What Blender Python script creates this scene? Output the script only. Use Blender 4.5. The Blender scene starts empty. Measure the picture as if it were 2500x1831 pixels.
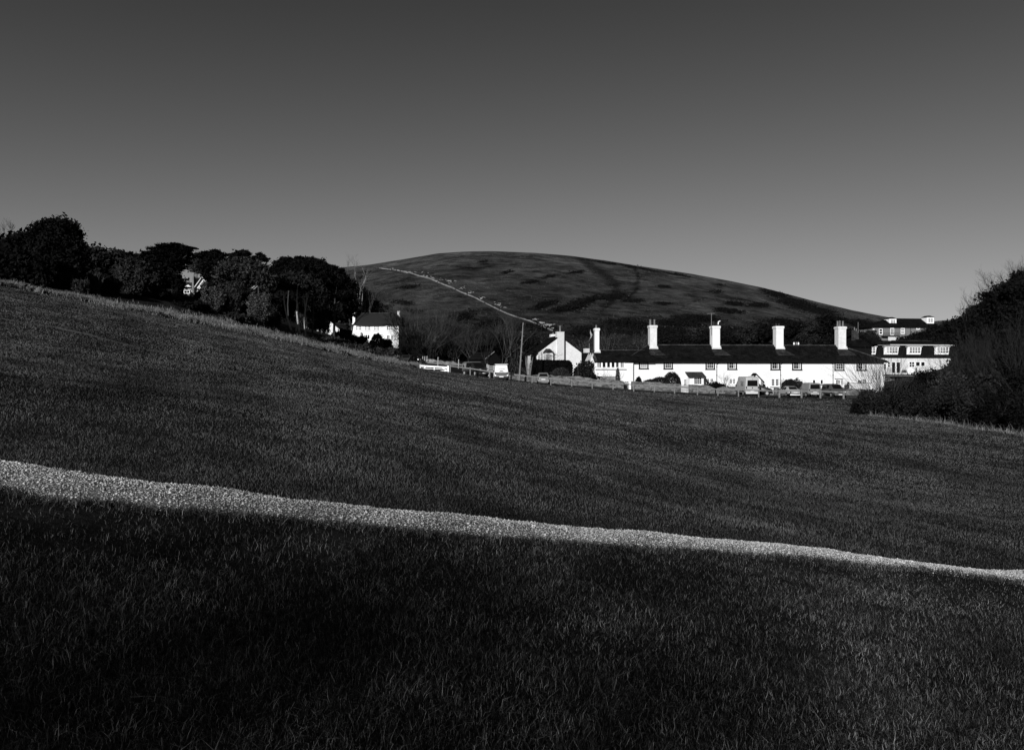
import bpy, math, random
import numpy as np
from mathutils import Vector, Matrix
R = math.radians
C = bpy.context.scene.collection
sc = bpy.context.scene

# ------------------------------------------------------------------ camera
F, HZ, EYE = 1962.0, 905.0, 1.6          # focal length and horizon in photo pixels, eye height
cam = bpy.data.cameras.new('camera'); camo = bpy.data.objects.new('camera', cam); C.objects.link(camo)
camo.location = (0, 0, EYE); camo.rotation_euler = (R(90), 0, 0)
cam.sensor_width = 36; cam.lens = F / 2500 * 36; cam.shift_y = -(915.5 - HZ) / 2500
cam.clip_start = 0.1; cam.clip_end = 6000
sc.camera = camo
# ------------------------------------------------------------------ light
SUN_AZ, SUN_EL = R(22), R(19)            # sun behind the camera, to the left
sund = Vector((-math.sin(SUN_AZ) * math.cos(SUN_EL), -math.cos(SUN_AZ) * math.cos(SUN_EL), math.sin(SUN_EL)))
sl = bpy.data.lights.new('sun', 'SUN'); sl.energy = 4.6; sl.angle = R(0.5)
so = bpy.data.objects.new('sun', sl); C.objects.link(so); so.rotation_euler = sund.to_track_quat('Z', 'Y').to_euler()
so.location = (0, 0, 60)
w = bpy.data.worlds.new('World'); sc.world = w; w.use_nodes = True
nt = w.node_tree; bg = nt.nodes['Background']
sky = nt.nodes.new('ShaderNodeTexSky'); sky.sky_type = 'NISHITA'; sky.sun_disc = False
sky.sun_elevation = SUN_EL; sky.sun_rotation = math.atan2(sund.x, sund.y)
sky.dust_density = 0.3; sky.air_density = 1.0
sep = nt.nodes.new('ShaderNodeSeparateColor'); nt.links.new(sky.outputs[0], sep.inputs[0])
pw = nt.nodes.new('ShaderNodeMath'); pw.operation = 'POWER'; pw.inputs[1].default_value = 1.0
ml = nt.nodes.new('ShaderNodeMath'); ml.operation = 'MULTIPLY'; ml.inputs[1].default_value = 1.0
tc = nt.nodes.new('ShaderNodeTexCoord'); sx = nt.nodes.new('ShaderNodeSeparateXYZ'); nt.links.new(tc.outputs['Generated'], sx.inputs[0])
mz = nt.nodes.new('ShaderNodeMath'); mz.operation = 'MAXIMUM'; mz.inputs[1].default_value = 0; nt.links.new(sx.outputs[2], mz.inputs[0])
ez = nt.nodes.new('ShaderNodeMath'); ez.operation = 'POWER'; ez.inputs[0].default_value = math.exp(-3.3); nt.links.new(mz.outputs[0], ez.inputs[1])   # a red filter deepens the sky towards the zenith
nt.links.new(ez.outputs[0], ml.inputs[1])
dv = nt.nodes.new('ShaderNodeMath'); dv.operation = 'DIVIDE'; ad = nt.nodes.new('ShaderNodeMath'); ad.operation = 'MULTIPLY_ADD'; ad.inputs[1].default_value = 0.15; ad.inputs[2].default_value = 1.0
nt.links.new(sep.outputs[0], pw.inputs[0]); nt.links.new(pw.outputs[0], ml.inputs[0]); nt.links.new(ml.outputs[0], ad.inputs[0]); nt.links.new(ml.outputs[0], dv.inputs[0]); nt.links.new(ad.outputs[0], dv.inputs[1]); nt.links.new(dv.outputs[0], bg.inputs[0])
bg.inputs[1].default_value = 0.102
sc.view_settings.view_transform = 'Standard'; sc.view_settings.look = 'None'
sc.view_settings.exposure = 0.25; sc.view_settings.gamma = 1.0

# ------------------------------------------------------------------ helpers
rng = np.random.default_rng(7)
random.seed(7)
def tag(o, label=None, cat=None, group=None, kind=None):
    if label: o['label'] = label
    if cat: o['category'] = cat
    if group: o['group'] = group
    if kind: o['kind'] = kind
    return o
def empty(name, loc, rz=0, label=None, cat=None, group=None):
    o = bpy.data.objects.new(name, None); o.empty_display_size = 0.3; C.objects.link(o)
    o.location = loc; o.rotation_euler = (0, 0, rz)
    return tag(o, label, cat, group)
def copy_tree(o, parent=None):
    c = o.copy(); C.objects.link(c); c.parent = parent
    for ch in list(o.children): copy_tree(ch, c)
    return c
def np_mesh(name, V, Fc, mat, parent=None, smooth=False):
    V = np.ascontiguousarray(V, dtype=np.float32).reshape(-1, 3); Fc = np.ascontiguousarray(Fc, dtype=np.int32)
    me = bpy.data.meshes.new(name); n = Fc.shape[1]
    me.vertices.add(len(V)); me.vertices.foreach_set('co', V.ravel())
    me.loops.add(Fc.size); me.loops.foreach_set('vertex_index', Fc.ravel())
    me.polygons.add(len(Fc)); me.polygons.foreach_set('loop_start', np.arange(0, Fc.size, n, dtype=np.int32))
    if smooth: me.polygons.foreach_set('use_smooth', np.ones(len(Fc), dtype=bool))
    me.update(calc_edges=True); me.materials.append(mat)
    o = bpy.data.objects.new(name, me); C.objects.link(o)
    if parent: o.parent = parent
    return o
class MB:
    def __init__(s): s.v = []; s.f = []
    def add(s, vs, fs):
        n = len(s.v); s.v += [tuple(v) for v in vs]; s.f += [tuple(i + n for i in f) for f in fs]; return s
    def box(s, x0, x1, y0, y1, z0, z1):
        return s.add([(x0,y0,z0),(x1,y0,z0),(x1,y1,z0),(x0,y1,z0),(x0,y0,z1),(x1,y0,z1),(x1,y1,z1),(x0,y1,z1)],
                     [(0,3,2,1),(4,5,6,7),(0,1,5,4),(1,2,6,5),(2,3,7,6),(3,0,4,7)])
    def hull8(s, vs):
        return s.add(vs, [(0,3,2,1),(4,5,6,7),(0,1,5,4),(1,2,6,5),(2,3,7,6),(3,0,4,7)])
    def prism(s, poly, y0, y1):            # poly in (x,z), extruded along y
        n = len(poly)
        vs = [(x, y0, z) for x, z in poly] + [(x, y1, z) for x, z in poly]
        return s.add(vs, [tuple(range(n)), tuple(range(2*n-1, n-1, -1))] + [(i, i+n, (i+1) % n + n, (i+1) % n) for i in range(n)])
    def tube(s, p0, p1, r0, r1=None, n=8, cap=True):
        r1 = r0 if r1 is None else r1; p0 = Vector(p0); p1 = Vector(p1); d = (p1-p0).normalized()
        a = d.orthogonal().normalized(); b = d.cross(a); vs = []
        for p, r in ((p0, r0), (p1, r1)):
            for i in range(n):
                t = 2*math.pi*i/n; vs.append(p + (a*math.cos(t) + b*math.sin(t))*r)
        fs = [(i, (i+1) % n, (i+1) % n + n, i+n) for i in range(n)]
        if cap: fs += [tuple(range(n-1, -1, -1)), tuple(range(n, 2*n))]
        return s.add(vs, fs)
    def beam(s, p0, p1, w, h):             # rectangular bar, h is the vertical-ish size
        p0 = Vector(p0); p1 = Vector(p1); d = (p1-p0).normalized()
        a = d.cross(Vector((0, 0, 1)))
        if a.length < 1e-3: a = Vector((1, 0, 0))
        a.normalize(); b = a.cross(d); a = a*w/2; b = b*h/2
        return s.hull8([p0-a-b, p0+a-b, p1+a-b, p1-a-b, p0-a+b, p0+a+b, p1+a+b, p1-a+b])
    def lathe(s, prof, cx=0, cy=0, n=12):
        vs = [(cx + r*math.cos(2*math.pi*i/n), cy + r*math.sin(2*math.pi*i/n), z) for r, z in prof for i in range(n)]
        fs = [(k*n+i, k*n+(i+1) % n, (k+1)*n+(i+1) % n, (k+1)*n+i) for k in range(len(prof)-1) for i in range(n)]
        fs += [tuple(range(n-1, -1, -1)), tuple(range((len(prof)-1)*n, len(prof)*n))]
        return s.add(vs, fs)
    def build(s, name, mat, parent=None, bevel=0, smooth=False):
        me = bpy.data.meshes.new(name); me.from_pydata(s.v, [], s.f); me.materials.append(mat)
        if smooth:
            for p in me.polygons: p.use_smooth = True
        o = bpy.data.objects.new(name, me); C.objects.link(o)
        if parent: o.parent = parent
        if bevel:
            m = o.modifiers.new('bevel', 'BEVEL'); m.width = bevel; m.segments = 2; m.limit_method = 'ANGLE'
        return o
def W(px, py, d): return Vector(((px-1250)/F*d, d, EYE + (HZ-py)/F*d))

# ------------------------------------------------------------------ materials (a black-and-white picture: all greys)
def mat(name, g, rough=0.9, var=0.2, scale=3.0, bump=0.0, bscale=None, spec=0.2, island=0.0, detail=6, stretch=None, var2=0.0, scale2=0.1, bands=None, ipow=0):
    m = bpy.data.materials.new(name); m.use_nodes = True; t = m.node_tree; N = t.nodes; L = t.links
    b = N['Principled BSDF']; b.inputs['Roughness'].default_value = rough; b.inputs['Specular IOR Level'].default_value = spec
    co = N.new('ShaderNodeTexCoord'); vec = co.outputs['Object']
    if stretch:
        mp = N.new('ShaderNodeMapping'); mp.inputs['Scale'].default_value = stretch; L.new(vec, mp.inputs[0]); vec = mp.outputs[0]
    val = None
    def term(src, amp):                   # 1 + amp*(src-.5)*2
        nonlocal val
        a = N.new('ShaderNodeMath'); a.operation = 'MULTIPLY_ADD'; L.new(src, a.inputs[0]); a.inputs[1].default_value = 2*amp; a.inputs[2].default_value = 1-amp
        if val is None: val = a.outputs[0]
        else:
            q = N.new('ShaderNodeMath'); q.operation = 'MULTIPLY'; L.new(val, q.inputs[0]); L.new(a.outputs[0], q.inputs[1]); val = q.outputs[0]
    def noise(s, d=detail):
        n = N.new('ShaderNodeTexNoise'); n.inputs['Scale'].default_value = s; n.inputs['Detail'].default_value = d
        n.inputs['Roughness'].default_value = 0.65; L.new(vec, n.inputs['Vector'])
        mr = N.new('ShaderNodeMapRange'); mr.inputs[1].default_value = 0.3; mr.inputs[2].default_value = 0.7; L.new(n.outputs[0], mr.inputs[0]); return mr.outputs[0], n.outputs[0]
    if var: term(noise(scale)[0], var)
    if var2: term(noise(scale2, 4)[0], var2)
    if bands:
        ang, ac, al, amp = bands; mb_ = N.new('ShaderNodeMapping'); mb_.vector_type = 'TEXTURE'; mb_.inputs['Rotation'].default_value = (0, 0, ang); mb_.inputs['Scale'].default_value = (1/al, 1/ac, 1); L.new(co.outputs['Object'], mb_.inputs[0])
        bn = N.new('ShaderNodeTexNoise'); bn.inputs['Scale'].default_value = 1; bn.inputs['Detail'].default_value = 3; L.new(mb_.outputs[0], bn.inputs['Vector'])
        br_ = N.new('ShaderNodeMapRange'); br_.inputs[1].default_value = 0.32; br_.inputs[2].default_value = 0.62; L.new(bn.outputs[0], br_.inputs[0]); term(br_.outputs[0], amp)
    if island:
        g2 = N.new('ShaderNodeNewGeometry'); sk = g2.outputs['Random Per Island']
        if ipow:
            pp = N.new('ShaderNodeMath'); pp.operation = 'POWER'; pp.inputs[1].default_value = ipow; L.new(sk, pp.inputs[0]); sk = pp.outputs[0]
        term(sk, island)
    cc = N.new('ShaderNodeMath'); cc.operation = 'MULTIPLY'; cc.use_clamp = True; cc.inputs[1].default_value = g
    if val is not None: L.new(val, cc.inputs[0])
    else: cc.inputs[0].default_value = 1.0
    L.new(cc.outputs[0], b.inputs['Base Color'])
    if bump:
        bp = N.new('ShaderNodeBump'); bp.inputs['Strength'].default_value = 1.0; bp.inputs['Distance'].default_value = bump
        L.new(noise(bscale or scale*3, 8)[1], bp.inputs['Height']); L.new(bp.outputs[0], b.inputs['Normal'])
    return m
M = {}
M['ground'] = mat('turf', 0.013, 1, 0.55, 1.6, 0.10, 3.0, 0.05, var2=0.5, scale2=0.09, stretch=(0.75, 1.3, 1), bands=(R(112), .45, .03, .35))
M['grass'] = mat('grass_blade', 0.10, 0.75, 0.5, 0.9, spec=0.2, island=0.95, var2=.5, scale2=.5, ipow=4.0)
M['fieldgrass'] = mat('field_grass_blade', 0.037, 0.9, 0.5, 0.22, spec=0.1, island=0.7, stretch=(0.5, 1.0, 1), var2=.45, scale2=.9, bands=(R(112), .45, .03, .35))  # fine mottling in the blade colour stands in for tussock shadows
M['rough'] = mat('rough_dry_grass', 0.125, 0.95, 0.5, 0.35, spec=0.05, island=0.6)
M['gravel'] = mat('path_gravel', 0.17, 1, 0.5, 16, 0.03, 20, 0.05, var2=0.25, scale2=1.3)
M['stone_bit'] = mat('gravel_stone', 0.42, 1, 0.3, 8, spec=0.05, island=0.55)
M['road'] = mat('lane', 0.035, 0.9, 0.4, 2.0, 0.02, 12)
M['render'] = mat('white_render', 0.68, 0.9, 0.07, 5.0, 0.02, 18, var2=0.09, scale2=0.35)
M['render_old'] = mat('weathered_white_render', 0.58, 0.9, 0.14, 4.0, 0.02, 16, var2=0.12, scale2=0.6)
M['render_grey'] = mat('grey_white_render', 0.52, 0.9, 0.12, 4.0, 0.03, 16)
M['white'] = mat('white_paint', 0.8, 0.5, 0.04, 6)
M['offwhite'] = mat('off_white_paint', 0.5, 0.6, 0.1, 6)
M['blackpaint'] = mat('black_paint', 0.006, 0.6, 0.2, 6, spec=.05)
M['curtain'] = mat('pale_curtain', 0.30, 0.9, 0.3, 4, stretch=(6, 1, .3))
M['greypaint'] = mat('grey_paint', 0.2, 0.6, 0.15, 4)
M['pot'] = mat('clay_pot', 0.13, 0.9, 0.3, 4)
M['darkpot'] = mat('dark_clay_pot', 0.02, 0.9, 0.3, 4)
M['thatch'] = mat('thatch', 0.020, 1, 0.3, 2.5, 0.08, 6, 0.02, stretch=(3, 1, .6))
M['brick'] = mat('brick', 0.14, 0.9, 0.35, 3.0, 0.02, 14)
M['tilehung'] = mat('dark_hung_tile', 0.007, 0.9, 0.4, 4, 0.02, 14, spec=.03)
M['wood'] = mat('weathered_wood', 0.14, 0.9, 0.35, 6, 0.01, 20)
M['palewood'] = mat('pale_wood', 0.26, 0.9, 0.25, 6, 0.01, 20)
M['bark'] = mat('bark', 0.035, 1, 0.4, 3, 0.03, 8)
M['bark_pale'] = mat('pale_bark', 0.26, 1, 0.45, 2.0, 0.03, 6)
M['twig'] = mat('twig', 0.050, 1, 0.4, 0.4, spec=0.05, island=0.4)
M['twig_dark'] = mat('dark_twig', 0.022, 1, 0.4, 0.4, spec=0.05, island=0.4)
M['twig_pale'] = mat('pale_twig', 0.16, 1, 0.3, 0.4, spec=0.05, island=0.4)
M['leaf'] = mat('mid_leaf', 0.021, 0.8, 0.45, 0.5, spec=0.12, island=0.6)
M['leaf_dark'] = mat('dark_leaf', 0.012, 0.8, 0.4, 0.5, spec=0.08, island=0.5)
M['leaf_black'] = mat('black_green_leaf', 0.005, 0.9, 0.4, 0.5, spec=0.04, island=0.5)
M['leaf_pale'] = mat('pale_leaf', 0.052, 0.8, 0.4, 0.5, spec=0.1, island=0.6)
M['tyre'] = mat('tyre', 0.012, 0.9, 0.1, 4)
M['rim'] = mat('rim', 0.25, 0.4, 0.1, 4)
M['lamp'] = mat('lamp_glass', 0.35, 0.15, 0, spec=0.6)
M['plate'] = mat('number_plate', 0.6, 0.5, 0.05)
M['car_dark'] = mat('dark_car_paint', 0.012, 0.25, 0.05, 2, spec=0.5)
M['car_silver'] = mat('silver_car_paint', 0.13, 0.35, 0.05, 2, spec=0.5)
M['car_grey'] = mat('grey_car_paint', 0.07, 0.35, 0.05, 2, spec=0.5)
M['car_cream'] = mat('cream_car_paint', 0.34, 0.35, 0.04, 2, spec=0.5)
M['car_white'] = mat('white_car_paint', 0.72, 0.35, 0.03, 2, spec=0.5)
M['car_pale'] = mat('pale_car_paint', 0.17, 0.35, 0.05, 2, spec=0.5)
M['plastic'] = mat('bumper_plastic', 0.03, 0.6, 0.1, 3)
M['rock'] = mat('chalky_rock', 0.17, 1, 0.5, 0.12, 0.2, 0.5)
g = bpy.data.materials.new('window_glass'); g.use_nodes = True
gb = g.node_tree.nodes['Principled BSDF']; gb.inputs['Base Color'].default_value = (.006, .006, .006, 1); gb.inputs['Roughness'].default_value = 0.12
gb.inputs['Specular IOR Level'].default_value = 0.12; M['glass'] = g

def slate_mat(name, g0, row=0.26, var=0.35):
    m = bpy.data.materials.new(name); m.use_nodes = True; t = m.node_tree; N = t.nodes; L = t.links; b = N['Principled BSDF']
    b.inputs['Roughness'].default_value = 1.0; b.inputs['Specular IOR Level'].default_value = 0.02
    co = N.new('ShaderNodeTexCoord'); br = N.new('ShaderNodeTexBrick'); br.inputs['Scale'].default_value = 1
    sw = N.new('ShaderNodeSeparateXYZ'); cb = N.new('ShaderNodeCombineXYZ'); L.new(co.outputs['Object'], sw.inputs[0])
    L.new(sw.outputs[0], cb.inputs[0]); L.new(sw.outputs[2], cb.inputs[1]); L.new(cb.outputs[0], br.inputs[0])
    br.inputs['Brick Width'].default_value = row*1.1; br.inputs['Row Height'].default_value = row*.6; br.inputs['Mortar Size'].default_value = 0.012
    for i, q in ((1, g0*(1+var)), (2, g0*(1-var)), (3, g0*.35)): br.inputs[i].default_value = (q, q, q, 1)
    no = N.new('ShaderNodeTexNoise'); no.inputs['Scale'].default_value = 0.8; no.inputs['Detail'].default_value = 6; L.new(co.outputs['Object'], no.inputs[0])
    mr = N.new('ShaderNodeMapRange'); mr.inputs[1].default_value = .3; mr.inputs[2].default_value = .7; mr.inputs[3].default_value = .6; mr.inputs[4].default_value = 1.5; L.new(no.outputs[0], mr.inputs[0])
    mx = N.new('ShaderNodeVectorMath'); mx.operation = 'SCALE'; L.new(br.outputs[0], mx.inputs[0]); L.new(mr.outputs[0], mx.inputs['Scale']); L.new(mx.outputs[0], b.inputs['Base Color'])
    bp = N.new('ShaderNodeBump'); bp.inputs['Distance'].default_value = 0.02; L.new(br.outputs[1], bp.inputs['Height']); bp.invert = True; L.new(bp.outputs[0], b.inputs['Normal'])
    return m
M['slate'] = slate_mat('roof_slate', 0.008)
M['slate2'] = slate_mat('dark_roof_tile', 0.007)
M['stonetile'] = slate_mat('grey_stone_tile', 0.045)
def stone_mat(name, g0):
    m = bpy.data.materials.new(name); m.use_nodes = True; t = m.node_tree; N = t.nodes; L = t.links; b = N['Principled BSDF']; b.inputs['Roughness'].default_value = 1
    b.inputs['Specular IOR Level'].default_value = 0.05
    co = N.new('ShaderNodeTexCoord'); mp = N.new('ShaderNodeMapping'); mp.inputs['Scale'].default_value = (2.6, 2.6, 6.0); L.new(co.outputs['Object'], mp.inputs[0])
    vo = N.new('ShaderNodeTexVoronoi'); vo.inputs['Scale'].default_value = 1; L.new(mp.outputs[0], vo.inputs[0])
    ve = N.new('ShaderNodeTexVoronoi'); ve.feature = 'DISTANCE_TO_EDGE'; L.new(mp.outputs[0], ve.inputs[0])
    sp = N.new('ShaderNodeSeparateColor'); L.new(vo.outputs['Color'], sp.inputs[0])
    a = N.new('ShaderNodeMapRange'); a.inputs[3].default_value = g0*.45; a.inputs[4].default_value = g0*1.45; L.new(sp.outputs[0], a.inputs[0])
    e = N.new('ShaderNodeMapRange'); e.inputs[2].default_value = 0.10; e.inputs[3].default_value = 0.35; L.new(ve.outputs[0], e.inputs[0])
    mu = N.new('ShaderNodeMath'); mu.operation = 'MULTIPLY'; L.new(a.outputs[0], mu.inputs[0]); L.new(e.outputs[0], mu.inputs[1]); L.new(mu.outputs[0], b.inputs['Base Color'])
    bp = N.new('ShaderNodeBump'); bp.inputs['Distance'].default_value = 0.05; L.new(e.outputs[0], bp.inputs['Height']); L.new(bp.outputs[0], b.inputs['Normal'])
    return m
M['stone'] = stone_mat('rubble_stone', 0.20)
M['stone_pale'] = stone_mat('pale_rubble_stone', 0.30)

# ------------------------------------------------------------------ terrain
def near(x):
    return -0.17*x if x < 7 else -0.17*7 - 0.08*(x-7)
ctl = []
for x in (-60, -34, -22, -13, -6, 0, 5, 10, 18, 30, 60):
    for y in (-40, -15, 0, 7, 14, 24):
        if y == 24 and x < -30: continue
        ctl.append((x, y, near(x) - 0.01*max(y, -10)))
def cp(px, py, d): v = W(px, py, d); ctl.append((v.x, v.y, v.z))
for p in [(0,698,72),(150,726,76),(300,754,82),(430,780,87),(550,803,93),(700,833,105),(850,868,117),(930,884,124),(1010,897,119),(1070,906,110),
          (1148,916.6,102),(1195,923.5,102),(1248,930.5,102),(1299,936.5,102),(1344,940.5,102),(1396,944.5,102),(1446,949,102),(1496,952.5,102),(1597,958,102),
          (1647,961.5,102),(1702,964,102),(1752,966.5,102),(1803,968.5,102),(1852,969.7,102),(1903,970.8,102),(1957,971.5,102),(2003,972,102),(2059,973.7,102),
          (1260,929,112),(1345,937,112),(1445,944,112),(1600,955,112),(1760,962,112),(2100,966,112),
          (2097,1013,72),(2177,1021,66),(2303,1034,58),(2381,1048,52),(2500,1064,45),(2800,1080,42),
          (0,664,100),(-300,600,110),(200,688,105),(450,728,118),(560,750,125),(720,800,140),(800,815,150),(870,838,222),(980,838,230),(900,850,160),(1000,875,160),
          (1040,888,135),(1130,892,138),(1150,884,170),(1250,895,160),(1360,912,150),(1500,950,126),(1560,955,127),(1700,962,128),(1850,965,128),(2100,966,128),
          (2200,937,170),(2350,920,170),(2200,826,240),(2100,860,240),(2350,800,240),(2500,930,110),(2500,860,150),(2700,790,140),(2430,885,120),(2530,862,116),(2250,985,95),(2400,1000,80),
          (1500,925,200),(1800,930,200),(1300,893,220),(1100,872,230),(1500,905,260),(1900,900,260),(700,760,230),(400,690,200),(100,640,180),(-200,580,200),(1150,868,280),(900,840,280)]:
    cp(*p)
for x, y, z in [(-23,60,4.5),(-12,60,2.1),(0,55,0.1),(0,80,0.2),(12,55,-1.1),(15,80,-1.1),(25,60,-1.9),(28,82,-1.95),(20,38,-2.0),(34,38,-2.6),(-9,35,1.5),(-20,38,3.7),(-32,60,6.3),(10,35,-1.2),(0,35,-0.15)]:
    ctl.append((x, y, z))
ctl = np.array(ctl, float)
def _U(r2): return 0.5*r2*np.log(r2 + 1e-9)
def tps_fit(P):
    n = len(P); xy = P[:, :2]/100
    K = _U(((xy[:, None]-xy[None])**2).sum(-1)) + np.eye(n)*0.0004
    A = np.zeros((n+3, n+3)); A[:n, :n] = K; A[:n, n] = 1; A[:n, n+1:] = xy; A[n, :n] = 1; A[n+1:, :n] = xy.T
    return np.linalg.solve(A, np.r_[P[:, 2], 0, 0, 0])
TW = tps_fit(ctl)
def gz(x, y):
    x = np.asarray(x, float); y = np.asarray(y, float); sh = x.shape; x = x.ravel(); y = y.ravel()
    xc = np.clip(x, -110, 150); yc = np.clip(y, -40, 290)
    out = np.empty(len(x))
    for i in range(0, len(x), 40000):
        q = np.c_[xc[i:i+40000], yc[i:i+40000]]/100; r2 = ((q[:, None]-ctl[None, :, :2]/100)**2).sum(-1)
        out[i:i+40000] = _U(r2) @ TW[:-3] + TW[-3] + q @ TW[-2:]
    lump = 0.035*np.sin(x*0.9+1.3*np.sin(y*0.31)) * np.sin(y*0.7+x*0.2) + 0.015*np.sin(x*2.7+y*1.1)*np.sin(y*2.2-x*.6)
    out = out + lump*np.clip((np.hypot(x, y))/4, 0, 1)
    return out.reshape(sh)
def G(x, y): return float(gz(np.array([x]), np.array([y]))[0])
def at(px, d): x = (px-1250)/F*d; return Vector((x, d, G(x, d)))
def hit(px, py, dmin=2.0, dmax=140):       # where the view ray through a photo point meets the ground
    d = np.geomspace(dmin, dmax, 700); u = (px-1250)/F; v = (HZ-py)/F
    g0 = gz(u*d, d); below = (EYE + v*d) < g0
    i = int(np.argmax(below)) if below.any() else len(d)-1
    return Vector((u*d[i], d[i], g0[i]))
def axis(lo, hi, n, s):
    t = np.linspace(np.arcsinh(lo/s), np.arcsinh(hi/s), n); return np.sinh(t)*s
gx = axis(-1500, 1500, 420, 12); gy = axis(-300, 420, 420, 14)
X, Y = np.meshgrid(gx, gy); Zg = gz(X, Y)
def grid_faces(ny, nx):
    i = np.arange(ny-1)[:, None]*nx + np.arange(nx-1)[None]; i = i.ravel(); return np.c_[i, i+1, i+1+nx, i+nx]
go = np_mesh('ground', np.c_[X.ravel(), Y.ravel(), Zg.ravel()], grid_faces(*X.shape), M['ground'], smooth=True); tag(go, kind='structure')

# ---- the hill behind (down), real slope from 260 m to its crest at 560 m and away behind
crest = [(-400,640),(300,690),(600,690),(700,676),(770,662),(830,653),(900,646),(1000,630),(1070,619),(1130,615),(1200,614),(1300,617),(1400,625),(1500,639),(1550,647),(1690,669),(1860,702),(2000,738),(2080,757),(2180,776),(2260,786),(2400,775),(2600,760),(3200,760)]
cpx = np.array([c[0] for c in crest], float); cpy = np.array([c[1] for c in crest], float)
def hillz(px, t):                          # t 0..1 foot to crest, >1 behind
    d = 250 + 330*t; pyc = np.interp(px, cpx, cpy); zc = (HZ-pyc)/F*580
    zb = -4.0 + 0*px
    s = 1-(1-np.clip(t, 0, 1))**1.35; vc = (HZ-pyc)/F; vb = -4.0/250
    z = np.where(t < 1, (vb+(vc-vb)*s)*d, zb + (zc-zb)*(1-((t-1)*1.1)**2))
    x = (px-1250)/F*d
    z += (1.6*np.sin(x*0.035+d*.02)*np.sin(d*0.028+1)+0.7*np.sin(x*.11+d*.05)*np.sin(d*.09-x*.04)+.35*np.sin(x*.31)*np.sin(d*.23+x*.1))*np.clip((1-np.abs(t-.5)*1.8), .06, 1)
    return x, d, z + EYE
hp = np.linspace(-700, 3300, 520); ht = np.linspace(-0.05, 1.9, 240)
HPX, HT = np.meshgrid(hp, ht); hx, hy, hz = hillz(HPX, HT)
def hill_at(px, py):                       # point of the slope seen at a photo position
    t = np.linspace(0, 1, 800); x, d, z = hillz(np.full(800, float(px)), t); p = HZ - (z-EYE)/d*F
    ok = p <= py; i = int(np.argmax(ok)) if ok.any() else 799
    return np.array([x[i], d[i], z[i]]), t[i]
# gorse and bracken patches (a second, darker vegetation): list of photo-space ellipses turned into places on the slope
patches = [(1430,735,42,9,-14),(1500,725,34,7,-12),(1390,752,46,8,-10),(1330,745,30,7,-20),(1620,700,16,4,0),(1700,778,60,9,2),(1890,715,40,10,14),(1940,740,50,12,12),(1990,757,60,10,12),
           (1780,760,36,6,6),(1850,745,30,6,0),(1755,696,9,3,0),(1750,712,16,4,0),(1530,790,60,10,3),(1660,790,60,9,2),(1790,742,24,5,3),(1120,775,34,9,-16),(1200,790,36,9,-10),(1010,760,22,4,5),
           (985,740,30,5,8),(1180,640,14,2.5,-10),(1290,690,20,3.5,-14),(1240,665,18,3,-12),(1340,675,26,3,-12),(1410,665,22,3,-10),(880,680,22,5,-20),(1000,700,30,4,-8),(910,745,26,6,10),
           (1900,790,50,12,0),(2000,800,60,14,0),(1600,810,80,12,0),(1780,815,80,14,0),(1960,835,90,14,0),(1450,810,60,12,0),(1300,800,50,9,0),(1120,820,60,16,0),(1060,800,40,9,0),(1240,830,60,9,0),(1830,690,30,4,12),(1560,655,60,2.5,10),(1480,642,40,2.5,9),(1650,670,36,2.5,11),(1545,735,26,4,0),(1620,742,22,3,4),(2040,780,40,8,8),(2100,790,40,10,6)]
tracks = [[(1421,633),(1450,655),(1478,672),(1500,690),(1506,715),(1490,735),(1475,750)],[(1553,658),(1560,680),(1553,705),(1532,732)],[(1100,650),(1160,655),(1200,650)],[(930,657),(1010,672),(1080,676)],[(1655,757),(1690,738),(1720,728)]]
col = np.ones(HPX.shape)
pyH = HZ - (hz-EYE)/hy*F
wob = np.sin(HPX*.09+pyH*.2)*3 + np.sin(HPX*.23-pyH*.35)*2
for a, b, rx, ry, ang in patches:
    ca, sa = math.cos(R(ang)), math.sin(R(ang)); dx = HPX-a+wob; dy = pyH-b+wob*.4
    q = np.hypot((dx*ca+dy*sa)/rx, (-dx*sa+dy*ca)/ry); col = np.minimum(col, np.clip((q-0.45)/0.95, 0.22, 1))
def polyd(P, pts):
    best = np.full(P[0].shape, 1e9)
    for (x0, y0), (x1, y1) in zip(pts[:-1], pts[1:]):
        dx, dy = x1-x0, y1-y0; tt = np.clip(((P[0]-x0)*dx+(P[1]-y0)*dy)/(dx*dx+dy*dy), 0, 1)
        best = np.minimum(best, np.hypot(P[0]-x0-tt*dx, P[1]-y0-tt*dy))
    return best
for k, tr in enumerate(tracks):
    wd = (17, 8, 2.5, 2, 1.5)[k]; q = polyd((HPX+wob*.8, pyH), tr); col = np.minimum(col, np.clip(q/wd, (.3, .22, .4, .4, .4)[k], 1))
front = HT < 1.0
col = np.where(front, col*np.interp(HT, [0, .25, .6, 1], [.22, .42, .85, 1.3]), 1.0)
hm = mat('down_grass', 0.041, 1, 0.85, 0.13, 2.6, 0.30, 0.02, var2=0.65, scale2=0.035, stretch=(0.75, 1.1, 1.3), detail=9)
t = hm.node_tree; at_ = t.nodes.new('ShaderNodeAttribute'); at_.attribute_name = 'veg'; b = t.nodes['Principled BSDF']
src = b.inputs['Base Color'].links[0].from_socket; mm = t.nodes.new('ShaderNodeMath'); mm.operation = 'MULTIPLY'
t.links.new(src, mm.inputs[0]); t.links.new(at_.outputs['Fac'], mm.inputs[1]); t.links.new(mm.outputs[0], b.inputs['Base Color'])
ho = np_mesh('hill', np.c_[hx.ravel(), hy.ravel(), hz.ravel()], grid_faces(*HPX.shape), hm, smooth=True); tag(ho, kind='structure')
va = ho.data.attributes.new('veg', 'FLOAT', 'POINT'); va.data.foreach_set('value', col.ravel().astype(np.float32))

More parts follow.
